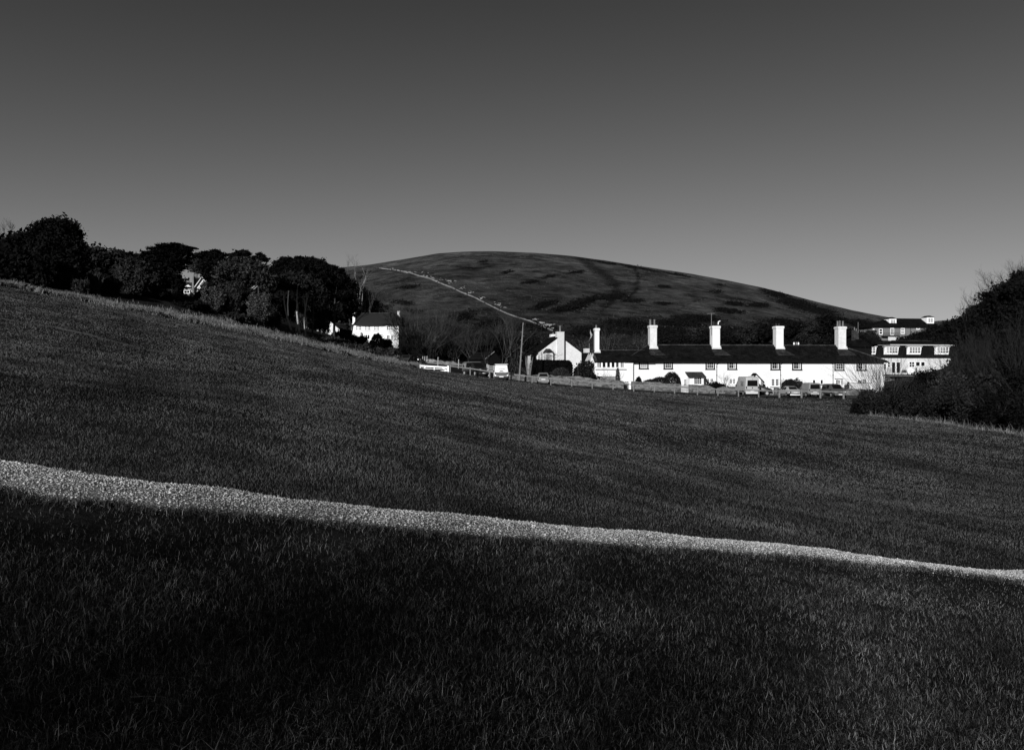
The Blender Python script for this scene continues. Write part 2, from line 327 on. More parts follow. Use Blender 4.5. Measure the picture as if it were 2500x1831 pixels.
# ------------------------------------------------------------------ leaf, blade and twig generators (numpy)
def rand_dirs(n, r=None):
    v = (r or rng).normal(size=(n, 3)); return v/np.linalg.norm(v, axis=1)[:, None]
def leaves(pts, size, r=None, flat=0.0):
    r = r or rng; n = len(pts); a = rand_dirs(n, r); a[:, 2] *= (1-flat); a /= np.linalg.norm(a, axis=1)[:, None]
    b = np.cross(a, rand_dirs(n, r)); b[:, 2] *= (1-flat); b /= np.linalg.norm(b, axis=1)[:, None]
    s = size*r.uniform(.5, 1.4, (n, 1)); a = a*s; b = b*s*.6
    V = np.stack([pts-a, pts-b*.9, pts+a, pts+b], 1).reshape(-1, 3)
    i = np.arange(n)*4; return V, np.c_[i, i+1, i+2, i+3]
def blob_pts(blobs, n, r=None, clump=5, hollow=.55):
    """points in lumpy ellipsoid shells, gathered into clumps so gaps show between them"""
    r = r or rng; B = np.array(blobs, float); vol = (B[:, 3]*B[:, 4]*B[:, 5])**(2/3); k = r.choice(len(B), n, p=vol/vol.sum())
    nc = max(8, n//60); cd = rand_dirs(nc, r); ck = r.choice(len(B), nc, p=vol/vol.sum()); cr = r.uniform(hollow, 1.06, nc)
    cc = B[ck, :3] + cd*B[ck, 3:6]*cr[:, None]; s = np.minimum(B[ck, 3:6]*.20+.08, (vol.mean()**.5)*0.24)
    j = r.integers(0, nc, n); pts = cc[j] + r.normal(size=(n, 3))*s[j]
    m = r.random(n) < 0.30; d = rand_dirs(n, r); fill = B[k, :3] + d*B[k, 3:6]*r.uniform(.2, .93, n)[:, None]
    pts[m] = fill[m]; return pts
def segs_mesh(P0, P1, R0, R1):
    d = P1-P0; L = np.linalg.norm(d, axis=1)[:, None]+1e-9; d = d/L
    up = np.where(np.abs(d[:, 2:3]) > .9, np.array([[1., 0, 0]]), np.array([[0, 0, 1.]])); a = np.cross(d, up); a /= np.linalg.norm(a, axis=1)[:, None]; b = np.cross(d, a)
    V = []
    for P, Rr in ((P0, R0), (P1, R1)):
        for k in range(3):
            t = 2*math.pi*k/3; V.append(P + (a*math.cos(t)+b*math.sin(t))*Rr[:, None])
    V = np.stack(V, 1).reshape(-1, 3); i = np.arange(len(P0))*6
    return V, np.concatenate([np.c_[i, i+1, i+4, i+3], np.c_[i+1, i+2, i+5, i+4], np.c_[i+2, i, i+3, i+5]])
def twigs(P, D, Ln, Rd, levels=4, kids=3, spread=.55, ratio=.62, up=.15, rr=.55, r=None, bend=.12):
    r = r or rng; S = [[], [], [], []]
    P = np.array(P, float).reshape(-1, 3); D = np.array(D, float).reshape(-1, 3); Ln = np.broadcast_to(np.array(Ln, float), (len(P),)).copy(); Rd = np.broadcast_to(np.array(Rd, float), (len(P),)).copy()
    for lv in range(levels):
        nseg = 3; p = P; d = D/np.linalg.norm(D, axis=1)[:, None]; nodes = [p]; ds = [d]
        for s in range(nseg):
            d = d + r.normal(size=d.shape)*bend; d[:, 2] += up*.3; d /= np.linalg.norm(d, axis=1)[:, None]
            q = p + d*(Ln/nseg)[:, None]; f0 = 1-s/nseg*(1-rr); f1 = 1-(s+1)/nseg*(1-rr)
            S[0].append(p); S[1].append(q); S[2].append(Rd*f0); S[3].append(Rd*f1); p = q; nodes.append(p); ds.append(d)
        if lv == levels-1: break
        NP, ND, NL, NR = [], [], [], []
        for k in range(kids):
            f = r.uniform(.35, 1.0, len(P)) if k else np.ones(len(P)); idx = np.minimum((f*nseg).astype(int), nseg-1); fr = f*nseg-idx
            arr = np.stack(nodes, 0); da = np.stack(ds, 0); ii = np.arange(len(P))
            q = arr[idx, ii]*(1-fr)[:, None] + arr[idx+1, ii]*fr[:, None]
            nd = da[np.minimum(idx+1, nseg), ii] + rand_dirs(len(P), r)*spread*r.uniform(.6, 1.3, (len(P), 1)); nd[:, 2] += up
            NP.append(q); ND.append(nd); NL.append(Ln*ratio*r.uniform(.7, 1.2, len(P))); NR.append(Rd*rr*r.uniform(.8, 1, len(P)))
        P = np.concatenate(NP); D = np.concatenate(ND); Ln = np.concatenate(NL); Rd = np.concatenate(NR)
    return [np.concatenate(s) for s in S]
def R_(seed): return np.random.default_rng(seed)

def broad_tree(px, d, top, wid, label, m='leaf_dark', n=9000, leaf=.34, name='broadleaf_tree', blobs=None, seed=1, trunk_h=None, base=None, group=None, tm='bark', limbs=5, tr_=None, flat=0.0, hollow=.55, dy=.6):
    """blobs: photo-space (px, py, rx, ry) lobes at the tree's own distance"""
    r = R_(seed); b = at(px, d) if base is None else base; k = d/F; b = Vector((b.x, b.y, G(b.x, b.y)-.1))
    root = empty(name, b, 0, label, 'tree', group)
    if blobs is None:
        cy = top + wid*.42; blobs = []
        for i in range(9):
            a = r.uniform(0, 2*math.pi); q = r.uniform(.1, .55); blobs.append((px+math.cos(a)*wid*.5*q*1.2, cy+math.sin(a)*wid*.36*q*1.2+wid*.03, wid*.5*r.uniform(.34, .6), wid*.42*r.uniform(.34, .55)))
        blobs.append((px, cy, wid*.36, wid*.36))
    BB = []
    for (bx, by, rx, ry) in blobs:
        v = W(bx, by, d); BB.append((v.x-b.x, r.uniform(-.45, .45)*wid*k*dy, v.z-b.z, rx*k, max(rx, ry)*k, ry*k))
    V, Fc = leaves(blob_pts(BB, n, r, hollow=hollow), leaf, r, flat); np_mesh('crown', V, Fc, M[m], root)
    cen = np.mean([x[:3] for x in BB], 0); bot = min(x[2]-x[5] for x in BB)
    tr = MB(); H = max(cen[2]*.75, 1.2); tp = Vector((cen[0]*.7, cen[1]*.3, H)); rad = tr_ or max(.14, wid*k*.028)
    mid = Vector((tp.x*.35+r.normal()*.2, tp.y*.35, H*.5)); tr.tube((0, 0, -.6), mid, rad*1.3, rad, 8); tr.tube(mid, tp, rad, rad*.7, 8)
    for i in range(limbs):
        q = BB[int(r.integers(0, len(BB)))]; s = mid.lerp(tp, float(r.uniform(.2, 1))); e = Vector((q[0], q[1], q[2])); tr.tube(s, s.lerp(e, .9), rad*.45, rad*.18, 6)
    tr.build('trunk', M[tm], root); return root
def bare_tree(px, d, h, label, m='twig', name='bare_tree', seed=1, stems=1, lev=6, kids=3, spread=.6, up=.12, rad=None, lean=(0, 0), base=None, group=None, fan=.15, cat='tree', ratio=.68, first=.36):
    r = R_(seed); b = at(px, d) if base is None else base; g0 = G(b.x, b.y); dz = max(0, b.z-g0); b = Vector((b.x, b.y, g0)); root = empty(name, b, 0, label, cat, group)
    P = np.c_[r.normal(size=stems)*h*.02*stems**.5, r.normal(size=stems)*h*.02*stems**.5, np.full(stems, dz-.15)]; P0_ = P.copy()
    D = np.c_[r.normal(size=stems)*fan+lean[0], r.normal(size=stems)*fan+lean[1], np.ones(stems)]
    rad = rad or h*.016; L0 = h*first*r.uniform(.8, 1.1, stems)
    S = twigs(P, D, L0, rad, 2, kids, spread*.8, .8, up, .62, r, .07)
    P2 = S[1][-kids*stems:]; D2 = (S[1]-S[0])[-kids*stems:]
    if dz > .3: Q = P0_*np.array([.6, .6, 0])-np.array([0, 0, .2]); S = [np.concatenate([S[0], Q]), np.concatenate([S[1], P0_]), np.concatenate([S[2], np.full(stems, rad*1.25)]), np.concatenate([S[3], np.full(stems, rad)])]
    V, Fc = segs_mesh(*S); np_mesh('trunk', V, Fc, M[m], root)
    S = twigs(P2, D2, h*first*.62, rad*.42, lev-2, kids, spread, ratio, up, .6, r, .13)
    V, Fc = segs_mesh(*S); np_mesh('crown', V, Fc, M[m], root); return root
def shrub(px, d, wid, h, label, m='leaf', n=5000, leaf=.14, name='shrub', seed=1, lumps=7, group=None, base=None, cat='shrub', dome=False, twig=None, depth=None):
    r = R_(seed); b = at(px, d) if base is None else base; g0 = G(b.x, b.y); h = max(.7, h+b.z-g0); b = Vector((b.x, b.y, g0)); root = empty(name, b, 0, label, cat, group)
    wm = wid*d/F/2; dp = depth or wm
    if dome: BB = [(0, 0, h*.42, wm, dp, h*.56)]
    else: BB = [(r.uniform(-.62, .62)*wm, r.uniform(-.5, .5)*dp, h*r.uniform(.25, .62), wm*r.uniform(.3, .5), dp*r.uniform(.35, .55), h*r.uniform(.26, .42)) for _ in range(lumps)] + [(0, 0, h*.35, wm*.8, dp*.8, h*.4)]
    if dome:
        dd = rand_dirs(n, r); pts = np.array([0, 0, h*.42])+dd*np.array([wm, dp, h*.56])*(r.uniform(.86, 1.03, n)*(1+.04*np.sin(dd[:, 0]*9)*np.sin(dd[:, 2]*8)))[:, None]
    else: pts = blob_pts(BB, n, r, hollow=.6)
    pts[:, 2] = np.maximum(pts[:, 2], 0.02)
    V, Fc = leaves(pts, leaf, r); np_mesh('foliage', V, Fc, M[m], root)
    k = 9; P = np.zeros((k, 3)); P[:, 0] = r.uniform(-.4, .4, k)*wm; P[:, 2] = -.1; D = np.c_[r.normal(size=(k, 2))*.35, np.ones(k)]
    S = twigs(P, D, h*.5 if not twig else h*.6*twig, .035, 3, 3, .5, .6, .1, .6, r); V, Fc = segs_mesh(*S); np_mesh('stems', V, Fc, M['twig'], root)
    return root
# ------------------------------------------------------------------ buildings
class Fac:
    """front wall plane of a building: local x along the wall, local y into the depth, z up from the base"""
    def __init__(s, name, pxa, da, pxb, db, base, label, cat, group=None):
        s.a = Vector(((pxa-1250)/F*da, da)); b = Vector(((pxb-1250)/F*db, db)); s.u = (b-s.a).normalized(); s.base = base; s.len = (b-s.a).length
        s.root = empty(name, (s.a.x, s.a.y, base), math.atan2(s.u.y, s.u.x), label, cat, group)
    def x(s, px, y=0):
        n = Vector((-s.u.y, s.u.x)); a = s.a + n*y; u = (px-1250)/F; return (u*a.y-a.x)/(s.u.x-u*s.u.y)
    def z(s, px, py, y=0):
        n = Vector((-s.u.y, s.u.x)); a = s.a + n*y; d = a.y + s.x(px, y)*s.u.y; return EYE + (HZ-py)/F*d - s.base
def window(fac, px0, px1, py0, py1, cols, rows, y=0.0, surround=None, fm='white', fw=.07, bar=.035, sill=None, pane='glass', name='window', curtain=None, head=0):
    x0, x1 = fac.x(px0, y), fac.x(px1, y); z1, z0 = fac.z((px0+px1)/2, py0, y), fac.z((px0+px1)/2, py1, y); m = MB()
    m.box(x0, x0+fw, y-.07, y, z0, z1); m.box(x1-fw, x1, y-.07, y, z0, z1); m.box(x0+fw, x1-fw, y-.07, y, z0, z0+fw*1.3); m.box(x0+fw, x1-fw, y-.07, y, z1-fw, z1)
    iw, ih = x1-x0-2*fw, z1-z0-2.3*fw
    for i in range(1, cols): c = x0+fw+iw*i/cols; m.box(c-bar/2, c+bar/2, y-.055, y-.012, z0+fw*1.3, z1-fw)
    for j in range(1, rows): c = z0+fw*1.3+ih*j/rows; hb = bar*(1.6 if rows == 4 and j == 2 else 1); m.box(x0+fw, x1-fw, y-.062, y-.014, c-hb/2, c+hb/2)
    o = m.build(name, M[fm], fac.root)
    MB().box(x0+fw, x1-fw, y-.030, y-.020, z0+fw*1.3, z1-fw).build('pane', M[pane], o)
    if curtain:
        a, b_ = curtain; MB().box(x0+fw+iw*a, x0+fw+iw*b_, y-.037, y-.032, z0+fw*1.3, z1-fw).build('curtain', M['curtain'], o)
    if surround:
        s = surround; q = MB(); q.box(x0-s, x0, y-.04, y, z0-s*.6, z1+head); q.box(x1, x1+s, y-.04, y, z0-s*.6, z1+head); q.box(x0, x1, y-.04, y, z0-s*.6, z0)
        if head: q.box(x0, x1, y-.04, y, z1, z1+head)
        q.box(x0-s*1.25, x1+s*1.25, y-.10, y-.041, z0-s*.62-.06, z0-s*.3); q.build('surround', M['blackpaint'], o)
    if sill: MB().box(x0-.08, x1+.08, y-.13, y-.0, z0-.10, z0-.01).build('sill', M[sill], o)
    return o
def hip_roof(x0, x1, y0, y1, ze, zr, hl, hr, th=.12, yr=None):
    yr = (y0+y1)/2 if yr is None else yr; m = MB()
    v = [(x0,y0,ze),(x1,y0,ze),(x1,y1,ze),(x0,y1,ze),(x0+hl,yr,zr),(x1-hr,yr,zr),(x0,y0,ze-th),(x1,y0,ze-th),(x1,y1,ze-th),(x0,y1,ze-th)]
    return m.add(v, [(0,1,5,4),(1,2,5),(2,3,4,5),(3,0,4),(6,9,8,7),(0,6,7,1),(1,7,8,2),(2,8,9,3),(3,9,6,0)])
def ridge_tiles(root, p0, p1, r=.11, m='stonetile'):
    p0 = Vector(p0); p1 = Vector(p1); n = max(2, int((p1-p0).length/.45)); q = MB()
    for i in range(n):
        a = p0.lerp(p1, i/n); b = p0.lerp(p1, (i+.97)/n); q.tube(a, b, r*(1+.06*(i % 2)), r*(1+.06*(i % 2)), 6)
    return q.build('ridge_tiles', M[m], root)
def chimney(fac, pxl, pxr, ptop, pbase, y, depth, wallm='render', pots=(), potm='pot', cap=True, parent=None, potd=.26, leftface=True):
    x1 = fac.x(pxr, y); x0 = fac.x(pxl, y+depth if leftface else y); z0 = fac.z(pxr, pbase, y)-.6; z1 = fac.z(pxr, ptop, y)
    m = MB(); m.box(x0, x1, y, y+depth, z0, z1-.42 if cap else z1)
    if cap: m.box(x0-.06, x1+.06, y-.06, y+depth+.06, z1-.42, z1-.30); m.box(x0-.10, x1+.10, y-.10, y+depth+.10, z1-.30, z1-.04); m.box(x0-.04, x1+.04, y-.04, y+depth+.04, z1-.04, z1+.02)
    c = m.build('chimney', M[wallm], parent or fac.root, bevel=.03)
    yc = y+depth*.5
    for (pa, pb, pt) in pots:
        xc = fac.x((pa+pb)/2, yc); rd = (fac.x(pb, yc)-fac.x(pa, yc))/2; zt = fac.z(pa, pt, yc); zb = z1
        MB().lathe([(rd*1.1, zb), (rd*1.1, zb+.12), (rd*.95, zb+.16), (rd*.8, zt-.14), (rd*1.05, zt-.12), (rd*1.05, zt-.03), (rd*.75, zt)], xc, yc, 10).build('chimney_pot', M[potm], c)
    f = MB(); zf = fac.z(pxr, pbase, y); f.box(x0-.14, x1+.16, y-.18, y-.02, zf-.28, zf-.02); f.box(x1+.005, x1+.14, y-.02, y+depth*.5, zf-.1, zf+.25); f.build('flashing', M['render_grey'], c)
    return c
def drainpipe(fac, px, py0, py1, y=-.08, swan=.35):
    x = fac.x(px, y); z1 = fac.z(px, py0, y); z0 = fac.z(px, py1, y); m = MB()
    m.tube((x, y, z0), (x, y, z1-.45), .05, .05, 6); m.tube((x, y, z1-.45), (x+swan, y-.22, z1-.1), .05, .05, 6)
    for k in range(3): zz = z0+(z1-z0)*(.2+.3*k); m.box(x-.08, x+.08, y-.055, y+.06, zz, zz+.06)
    return m.build('drainpipe', M['blackpaint'], fac.root)

# --- long white terrace of cottages
TZ = -2.2
T = Fac('terraced_cottages', 1544, 125.5, 2158, 128.8, TZ, 'long low white rendered terrace with dark slate hipped roof and tall white chimneys', 'terrace')
L_ = T.len; ze = T.z(1850, 883.6); D_ = 8.2
MB().box(0, L_, 0, D_, -1.0, ze-.02).build('wall', M['render'], T.root)
yr = D_/2; zr = T.z(1850, 843.2, yr); xl = T.x(1582, yr); xr = T.x(2050, yr)
hip_roof(T.x(1520), L_+.45, -.42, D_+.42, ze+.10, zr, xl-T.x(1520), L_+.45-xr).build('roof', M['slate'], T.root)
rt = ridge_tiles(T.root, (xl, yr, zr+.02), (xr, yr, zr+.02), .10)
ridge_tiles(T.root, (T.x(1520)+.1, -.35, ze+.14), (xl, yr, zr+.02), .09, 'stonetile'); ridge_tiles(T.root, (xr, yr, zr+.02), (L_+.4, -.35, ze+.14), .09, 'stonetile')
m = MB(); m.box(T.x(1530), L_+.48, -.60, -.43, ze-.12, ze+.10); m.box(-.3, L_+.40, -.42, -.005, ze-.13, ze-.03); m.build('gutter', M['blackpaint'], T.root)
y0 = yr-.95; dp = 1.35
chimney(T, 1582, 1604, 794.5, 849, y0, dp, 'render_old', [(1585, 1590.3, 780), (1595.4, 1600, 780)])
c2 = chimney(T, 1733, 1758, 796, 848, y0, dp, 'render', [(1739, 1744.6, 785), (1748.5, 1754.2, 787)], 'darkpot')
chimney(T, 1887, 1913.2, 796.5, 849.5, y0, dp, 'render', [(1893, 1897, 790), (1899.5, 1903.5, 790)], 'darkpot')
chimney(T, 2037.5, 2066, 797.5, 849.5, y0, dp, 'render_old', [(2042.5, 2047.5, 784), (2048.8, 2052.2, 783), (2055.5, 2060, 784)])
M['stain'] = slate_mat('lime_stained_slate', 0.028)
for pa, pb, wl, wr in ((1582, 1604, 10, 14), (1733, 1758, 3, 18), (1887, 1913, 4, 16), (2037, 2066, 6, 12)):
    sl_ = (zr-(ze+.10))/(yr+.42); fy = lambda y: ze+.10+(y+.42)*sl_+.02; ya, yb = y0-.2, y0-2.0; k_ = .066
    xA, xB = T.x(pa+4, y0), T.x(pb, y0); v = [(xA, ya), (xB, ya), (xB+wr*k_, yb), (xA-wl*k_, yb)]
    MB().hull8([(x, y, fy(y)) for x, y in v]+[(x, y, fy(y)+.012) for x, y in v]).build('stained_slates', M['stain'], T.root)
ax = T.x(1736.5, y0); az = T.z(1736, 765, y0); m = MB(); m.tube((ax, y0-.08, T.z(1736, 818, y0)), (ax, y0-.08, az), .035, .03, 6); m.beam((ax-.75, y0-.08, az-.08), (ax+.5, y0-.08, az-.02), .04, .04)
for i in range(5): m.beam((ax-.6+.25*i, y0-.38, az-.06), (ax-.6+.25*i, y0+.22, az-.06), .02, .02)
m.build('aerial', M['greypaint'], c2)
m = MB(); cxx = T.x(1751, yr); czz = T.z(1751, 785, yr); m.tube((cxx, yr-.5, czz-.55), (cxx, yr-.55, czz-.1), .08, .09, 6); m.tube((cxx, yr-.55, czz-.1), (cxx+.3, yr-.6, czz+.05), .09, .07, 6); m.build('cowl', M['white'], c2)
up = [(1563, 1579.8, 880.5, 898.6, 3, 2, None, 'curtain'), (1623.3, 1639.2, 881.5, 899, 3, 4, None, 'glass'), (1725.6, 1742, 882, 900, 3, 4, None, 'glass'), (1779, 1796, 882, 900.3, 3, 2, (.66, 1), 'glass'),
      (1884.2, 1901, 883, 901, 3, 2, (.8, 1), 'glass'), (1937, 1954.6, 883, 901.4, 3, 2, (.70, 1), 'glass'), (2040.2, 2058, 884, 902.4, 3, 4, None, 'glass'), (2094, 2112, 884.3, 902.6, 3, 2, (.6, 1), 'glass')]
for a, b_, c, d, co, ro, cu, pn in up:
    window(T, a, b_, c, d, co, ro, surround=.22, curtain=cu, pane=pn, fw=.06, bar=.024)
window(T, 1670.5, 1675.5, 926, 938.5, 1, 1, pane='curtain', sill='blackpaint', surround=None, fm='greypaint')
window(T, 1724, 1732.2, 924, 937.5, 2, 3, sill='white'); window(T, 1733.2, 1741.6, 924, 937.5, 2, 3, sill='white')
window(T, 1781, 1787, 924, 938, 2, 3, sill='white'); window(T, 1788.5, 1795, 924, 938, 2, 3, sill='white')
window(T, 1883, 1890.6, 925, 941.5, 2, 3, fw=.04); window(T, 1893, 1900.6, 925, 941.5, 2, 3, fw=.04); MB().box(T.x(1880), T.x(1904), -.14, 0, T.z(1890, 946), T.z(1890, 944.8)).build('sill', M['blackpaint'], T.root)
window(T, 1936.6, 1944, 925.7, 932, 3, 1, fw=.04); window(T, 1946.5, 1954, 925.7, 932, 3, 1, fw=.04)
window(T, 1983.6, 1990.5, 927, 938.5, 1, 1, fw=.05); window(T, 2002.5, 2009, 927, 938.5, 1, 1, fw=.05, sill='blackpaint')
window(T, 2039.5, 2051, 927.3, 938, 3, 2); MB().box(T.x(2038), T.x(2058.4), -.10, 0, T.z(2048, 925.9), T.z(2048, 924.6)).build('lintel', M['blackpaint'], T.root)
window(T, 2093.3, 2104, 927, 936.5, 3, 1); 
def door(fac, pa, pb, pt, pbm, m_='offwhite', y=0, glazed=True, dm='glass'):
    x0, x1 = fac.x(pa, y), fac.x(pb, y); z1, z0 = fac.z(pa, pt, y), fac.z(pa, pbm, y)
    o = MB().box(x0, x1, y-.05, y, z0, z1).build('door', M[m_], fac.root); w_ = x1-x0
    if glazed: MB().box(x0+w_*.2, x1-w_*.2, y-.062, y-.051, z0+(z1-z0)*.5, z1-(z1-z0)*.08).build('pane', M[dm], o)
    MB().box(x1-w_*.14, x1-w_*.08, y-.10, y-.051, z0+(z1-z0)*.46, z0+(z1-z0)*.52).build('handle', M['blackpaint'], o); return o
door(T, 2052.5, 2057.8, 926.8, 952, 'offwhite', dm='curtain'); door(T, 2106, 2113.6, 926, 952, 'greypaint', dm='curtain')
for p in (1544.8, 1750, 1906, 2033.9): drainpipe(T, p, 882.8, 950, swan=.4 if p != 2033.9 else -.45)
# lean-to with its own slate roof
xa, xb = T.x(1684, -2.0), T.x(1724, -2.0); zt = T.z(1700, 907.8); zb = T.z(1700, 920.5, -2.1)
MB().box(xa, xb-.35, -1.9, -.01, -1, zb-.15).build('lean_to', M['render'], T.root)
MB().hull8([(xa-.15, -2.15, zb-.13), (xb, -2.15, zb-.13), (xb, -.012, zt-.13), (xa-.15, -.012, zt-.13), (xa-.15, -2.15, zb), (xb, -2.15, zb), (xb, -.012, zt), (xa-.15, -.012, zt)]).build('lean_to_roof', M['stonetile'], T.root)
window(T, 1693.5, 1713.2, 922, 938.5, 4, 3, y=-1.9)
MB().tube((T.x(1723, -2), -1.98, zb-.15), (T.x(1722, -2), -1.98, -.5), .05, .05, 6).build('drainpipe', M['blackpaint'], T.root)
# gabled porch
py_ = -1.1; x0, x1, xm = T.x(1832, py_), T.x(1858, py_), T.x(1844.5, py_); zg = T.z(1844, 911, py_); zl = T.z(1844, 925, py_)
MB().prism([(x0, -1), (x1, -1), (x1, zl), (xm, zg-.12), (x0, zl)], py_, -.01).build('porch', M['render'], T.root)
m = MB(); ov = .45; k = (zg-zl)/(xm-x0)
for sx, xe in ((-1, x0), (1, x1)):
    m.prism([(xm, zg+.02), (xe+sx*ov, zl-k*ov+.02), (xe+sx*ov, zl-k*ov-.12), (xm, zg-.12)][::sx], py_-.25, -.012)
m.build('porch_roof', M['slate'], T.root)
m = MB()
for sx, xe in ((-1, x0), (1, x1)): m.prism([(xm, zg-.02), (xe+sx*ov, zl-k*ov-.02), (xe+sx*ov, zl-k*ov-.2), (xm, zg-.2)][::sx], py_-.31, py_-.252)
m.build('bargeboard', M['blackpaint'], T.root)
window(T, 1841.3, 1847.6, 931, 941, 1, 1, y=py_, fw=.05)
MB().box(T.x(1840.5, py_), T.x(1848, py_), py_-.04, py_, T.z(1844, 922.6, py_), T.z(1844, 921.4, py_)).build('sign', M['greypaint'], T.root)
MB().box(T.x(1857.6, py_), T.x(1862, py_), py_-.06, py_+.1, -1, T.z(1858, 927, py_)).build('porch_post', M['greypaint'], T.root)
# left wing (upper glazed gallery) with gable stack
ex0, ex1 = T.x(1452, -.6), T.x(1529, -.6); ezE = T.z(1490, 881.5, -.6); ezR = T.z(1490, 855.6, 2.6)
m = MB(); prof = [(-.6, -1.0), (6.0, -1.0), (6.0, ezE-.1), (2.6, ezR-.14), (-.6, ezE-.1)]
vs = [(ex0, y, z) for y, z in prof] + [(-.02, y, z) for y, z in prof]; m.add(vs, [(4,3,2,1,0), (5,6,7,8,9)] + [(i, (i+1) % 5, (i+1) % 5+5, i+5) for i in range(5)]); m.build('wing_wall', M['render'], T.root)
m = MB(); vs = []
for x in (ex0-.12, xl-.3):
    vs += [(x, -.95, ezE-.06), (x, 2.6, ezR), (x, 6.3, ezE-.06), (x, 6.3, ezE-.18), (x, 2.6, ezR-.13), (x, -.95, ezE-.18)]
m.add(vs, [(0,5,4,3,2,1), (6,7,8,9,10,11)] + [(i, (i+1) % 6, (i+1) % 6+6, i+6) for i in range(6)][::1]); m.build('wing_roof', M['slate'], T.root)
ridge_tiles(T.root, (ex0+1.6, 2.6, ezR+.02), (xl-.9, 2.6, ezR+.02), .09)
MB().hull8([(ex0-.14, -.9, ezE-.03), (ex0+.35, -.9, ezE-.03), (ex0+.35, 2.6, ezR+.03), (ex0-.14, 2.6, ezR+.03), (ex0-.14, -.9, ezE+.05), (ex0+.35, -.9, ezE+.05), (ex0+.35, 2.6, ezR+.1), (ex0-.14, 2.6, ezR+.1)]).build('verge_tiles', M['stonetile'], T.root)
chimney(T, 1450, 1463.3, 801.5, 857.5, 2.0, .95, 'render', [(1453.4, 1457.8, 794)], 'pot')
m = MB(); zc0, zc1 = T.z(1490, 898.8, -.7), T.z(1490, 883, -.7); xs = [1456.5, 1469.2, 1480.3, 1491.2, 1502.2, 1513.2, 1525.5]
g_ = MB(); 
for a, b_ in zip(xs[:-1], xs[1:]):
    xA, xB = T.x(a, -.7), T.x(b_, -.7); q = MB(); fw = .13
    q.box(xA, xA+fw, -.70, -.605, zc0, zc1); q.box(xB-fw, xB, -.70, -.605, zc0, zc1); q.box(xA+fw, xB-fw, -.70, -.605, zc0, zc0+.12); q.box(xA+fw, xB-fw, -.70, -.605, zc1-.1, zc1)
    o = q.build('gallery_window', M['white'], T.root); MB().box(xA+fw, xB-fw, -.66, -.62, zc0+.12, zc1-.1).build('pane', M['glass'], o)
    if a < 1460 or a > 1500: MB().box(xA+fw+(.3 if 1500 < a < 1510 else .12), xB-fw-(.16 if a < 1460 else 0), -.67, -.661, zc0+.12, zc1-.1).build('curtain', M['curtain'], o)
MB().box(ex0+.1, ex1, -.74, -.605, T.z(1490, 903, -.7), T.z(1490, 901.2, -.7)).build('ledge', M['greypaint'], T.root)
MB().box(T.x(1461, -.7), T.x(1504, -.7), -.66, -.605, T.z(1490, 929, -.7), T.z(1490, 918.6, -.7)).build('panel', M['greypaint'], T.root)
window(T, 1504.6, 1510, 922.5, 928.6, 1, 1, y=-.6, fw=.06); window(T, 1510.6, 1516, 922.5, 928.6, 1, 1, y=-.6, fw=.06)
MB().box(ex0-.05, ex1+.1, -1.06, -.95, ezE-.14, ezE-.02).build('gutter', M['blackpaint'], T.root)
for p in (1447.6, 1450.6): drainpipe(T, p, 883, 930, y=-.1, swan=.1)
MB().hull8([(ex0-.55, .6, -1), (ex0-.0, .6, -1), (ex0, 5, -1), (ex0-.55, 5, -1), (ex0-.55, .6, T.z(1447, 880)), (ex0, .6, T.z(1449, 862)), (ex0, 5, T.z(1449, 862)), (ex0-.55, 5, T.z(1447, 880))]).build('side_wall', M['render_grey'], T.root)

# --- white gabled house left of the terrace
gb_ = G(5, 150) - .3
Hs = Fac('gabled_cottage', 1315, 148.6, 1419.5, 150.3, gb_, 'white gable-ended cottage with broad central chimney breast and small bay window', 'house')
zE = Hs.z(1419, 861.5); zA = Hs.z(1368, 822); xm = Hs.x(1367.5); Lh = Hs.len; dh = 9.0
m = MB(); m.prism([(0, -1), (Lh, -1), (Lh, zE), (xm, zA), (0, zE)], 0, dh); m.build('wall', M['render_old'], Hs.root)
m = MB(); k = (zA-zE)/xm
for sgn, xe in ((-1, 0), (1, Lh)):
    k = (zA-zE)/abs(xm-xe); pts = [(xm, zA+.14), (xe+sgn*.35, zE-k*.35+.14), (xe+sgn*.35, zE-k*.35+.01), (xm, zA+.01)]
    m.prism(pts[::sgn], .06, dh+.15)
m.build('roof', M['slate2'], Hs.root)
ridge_tiles(Hs.root, (xm, .1, zA+.15), (xm, dh, zA+.15), .1)
m = MB(); x0, x1 = Hs.x(1360.3), Hs.x(1376); m.box(x0, x1, -.42, -.002, -1, Hs.z(1368, 824)); m.box(x0-.18, x1, -.45, .55, Hs.z(1368, 824), Hs.z(1368, 811)); m.box(x0-.22, x1+.04, -.5, .6, Hs.z(1368, 811), Hs.z(1368, 810.2))
ch = m.build('chimney', M['render_grey'], Hs.root); xc = Hs.x(1367.5, .1); zc = Hs.z(1367, 810.4); zz = Hs.z(1367, 795)
MB().lathe([(.17, zc), (.15, zz-.2), (.24, zz-.16), (.24, zz-.05), (.1, zz)], xc, .1, 8).build('chimney_pot', M['pot'], ch)
MB().box(x1+.01, x1+.10, -.5, -.41, -.5, Hs.z(1377, 824)).build('drainpipe', M['blackpaint'], Hs.root)
m = MB(); zq = Hs.z(1350, 816.5, 7); m.box(Hs.x(1343.5, 7), Hs.x(1358.5, 7), 6.4, 7.6, zA-1.2, zq); c = m.build('chimney', M['render'], Hs.root)
MB().lathe([(.15, zq), (.12, zq+.35)], Hs.x(1350.5, 7), 7, 8).build('chimney_pot', M['pot'], c)
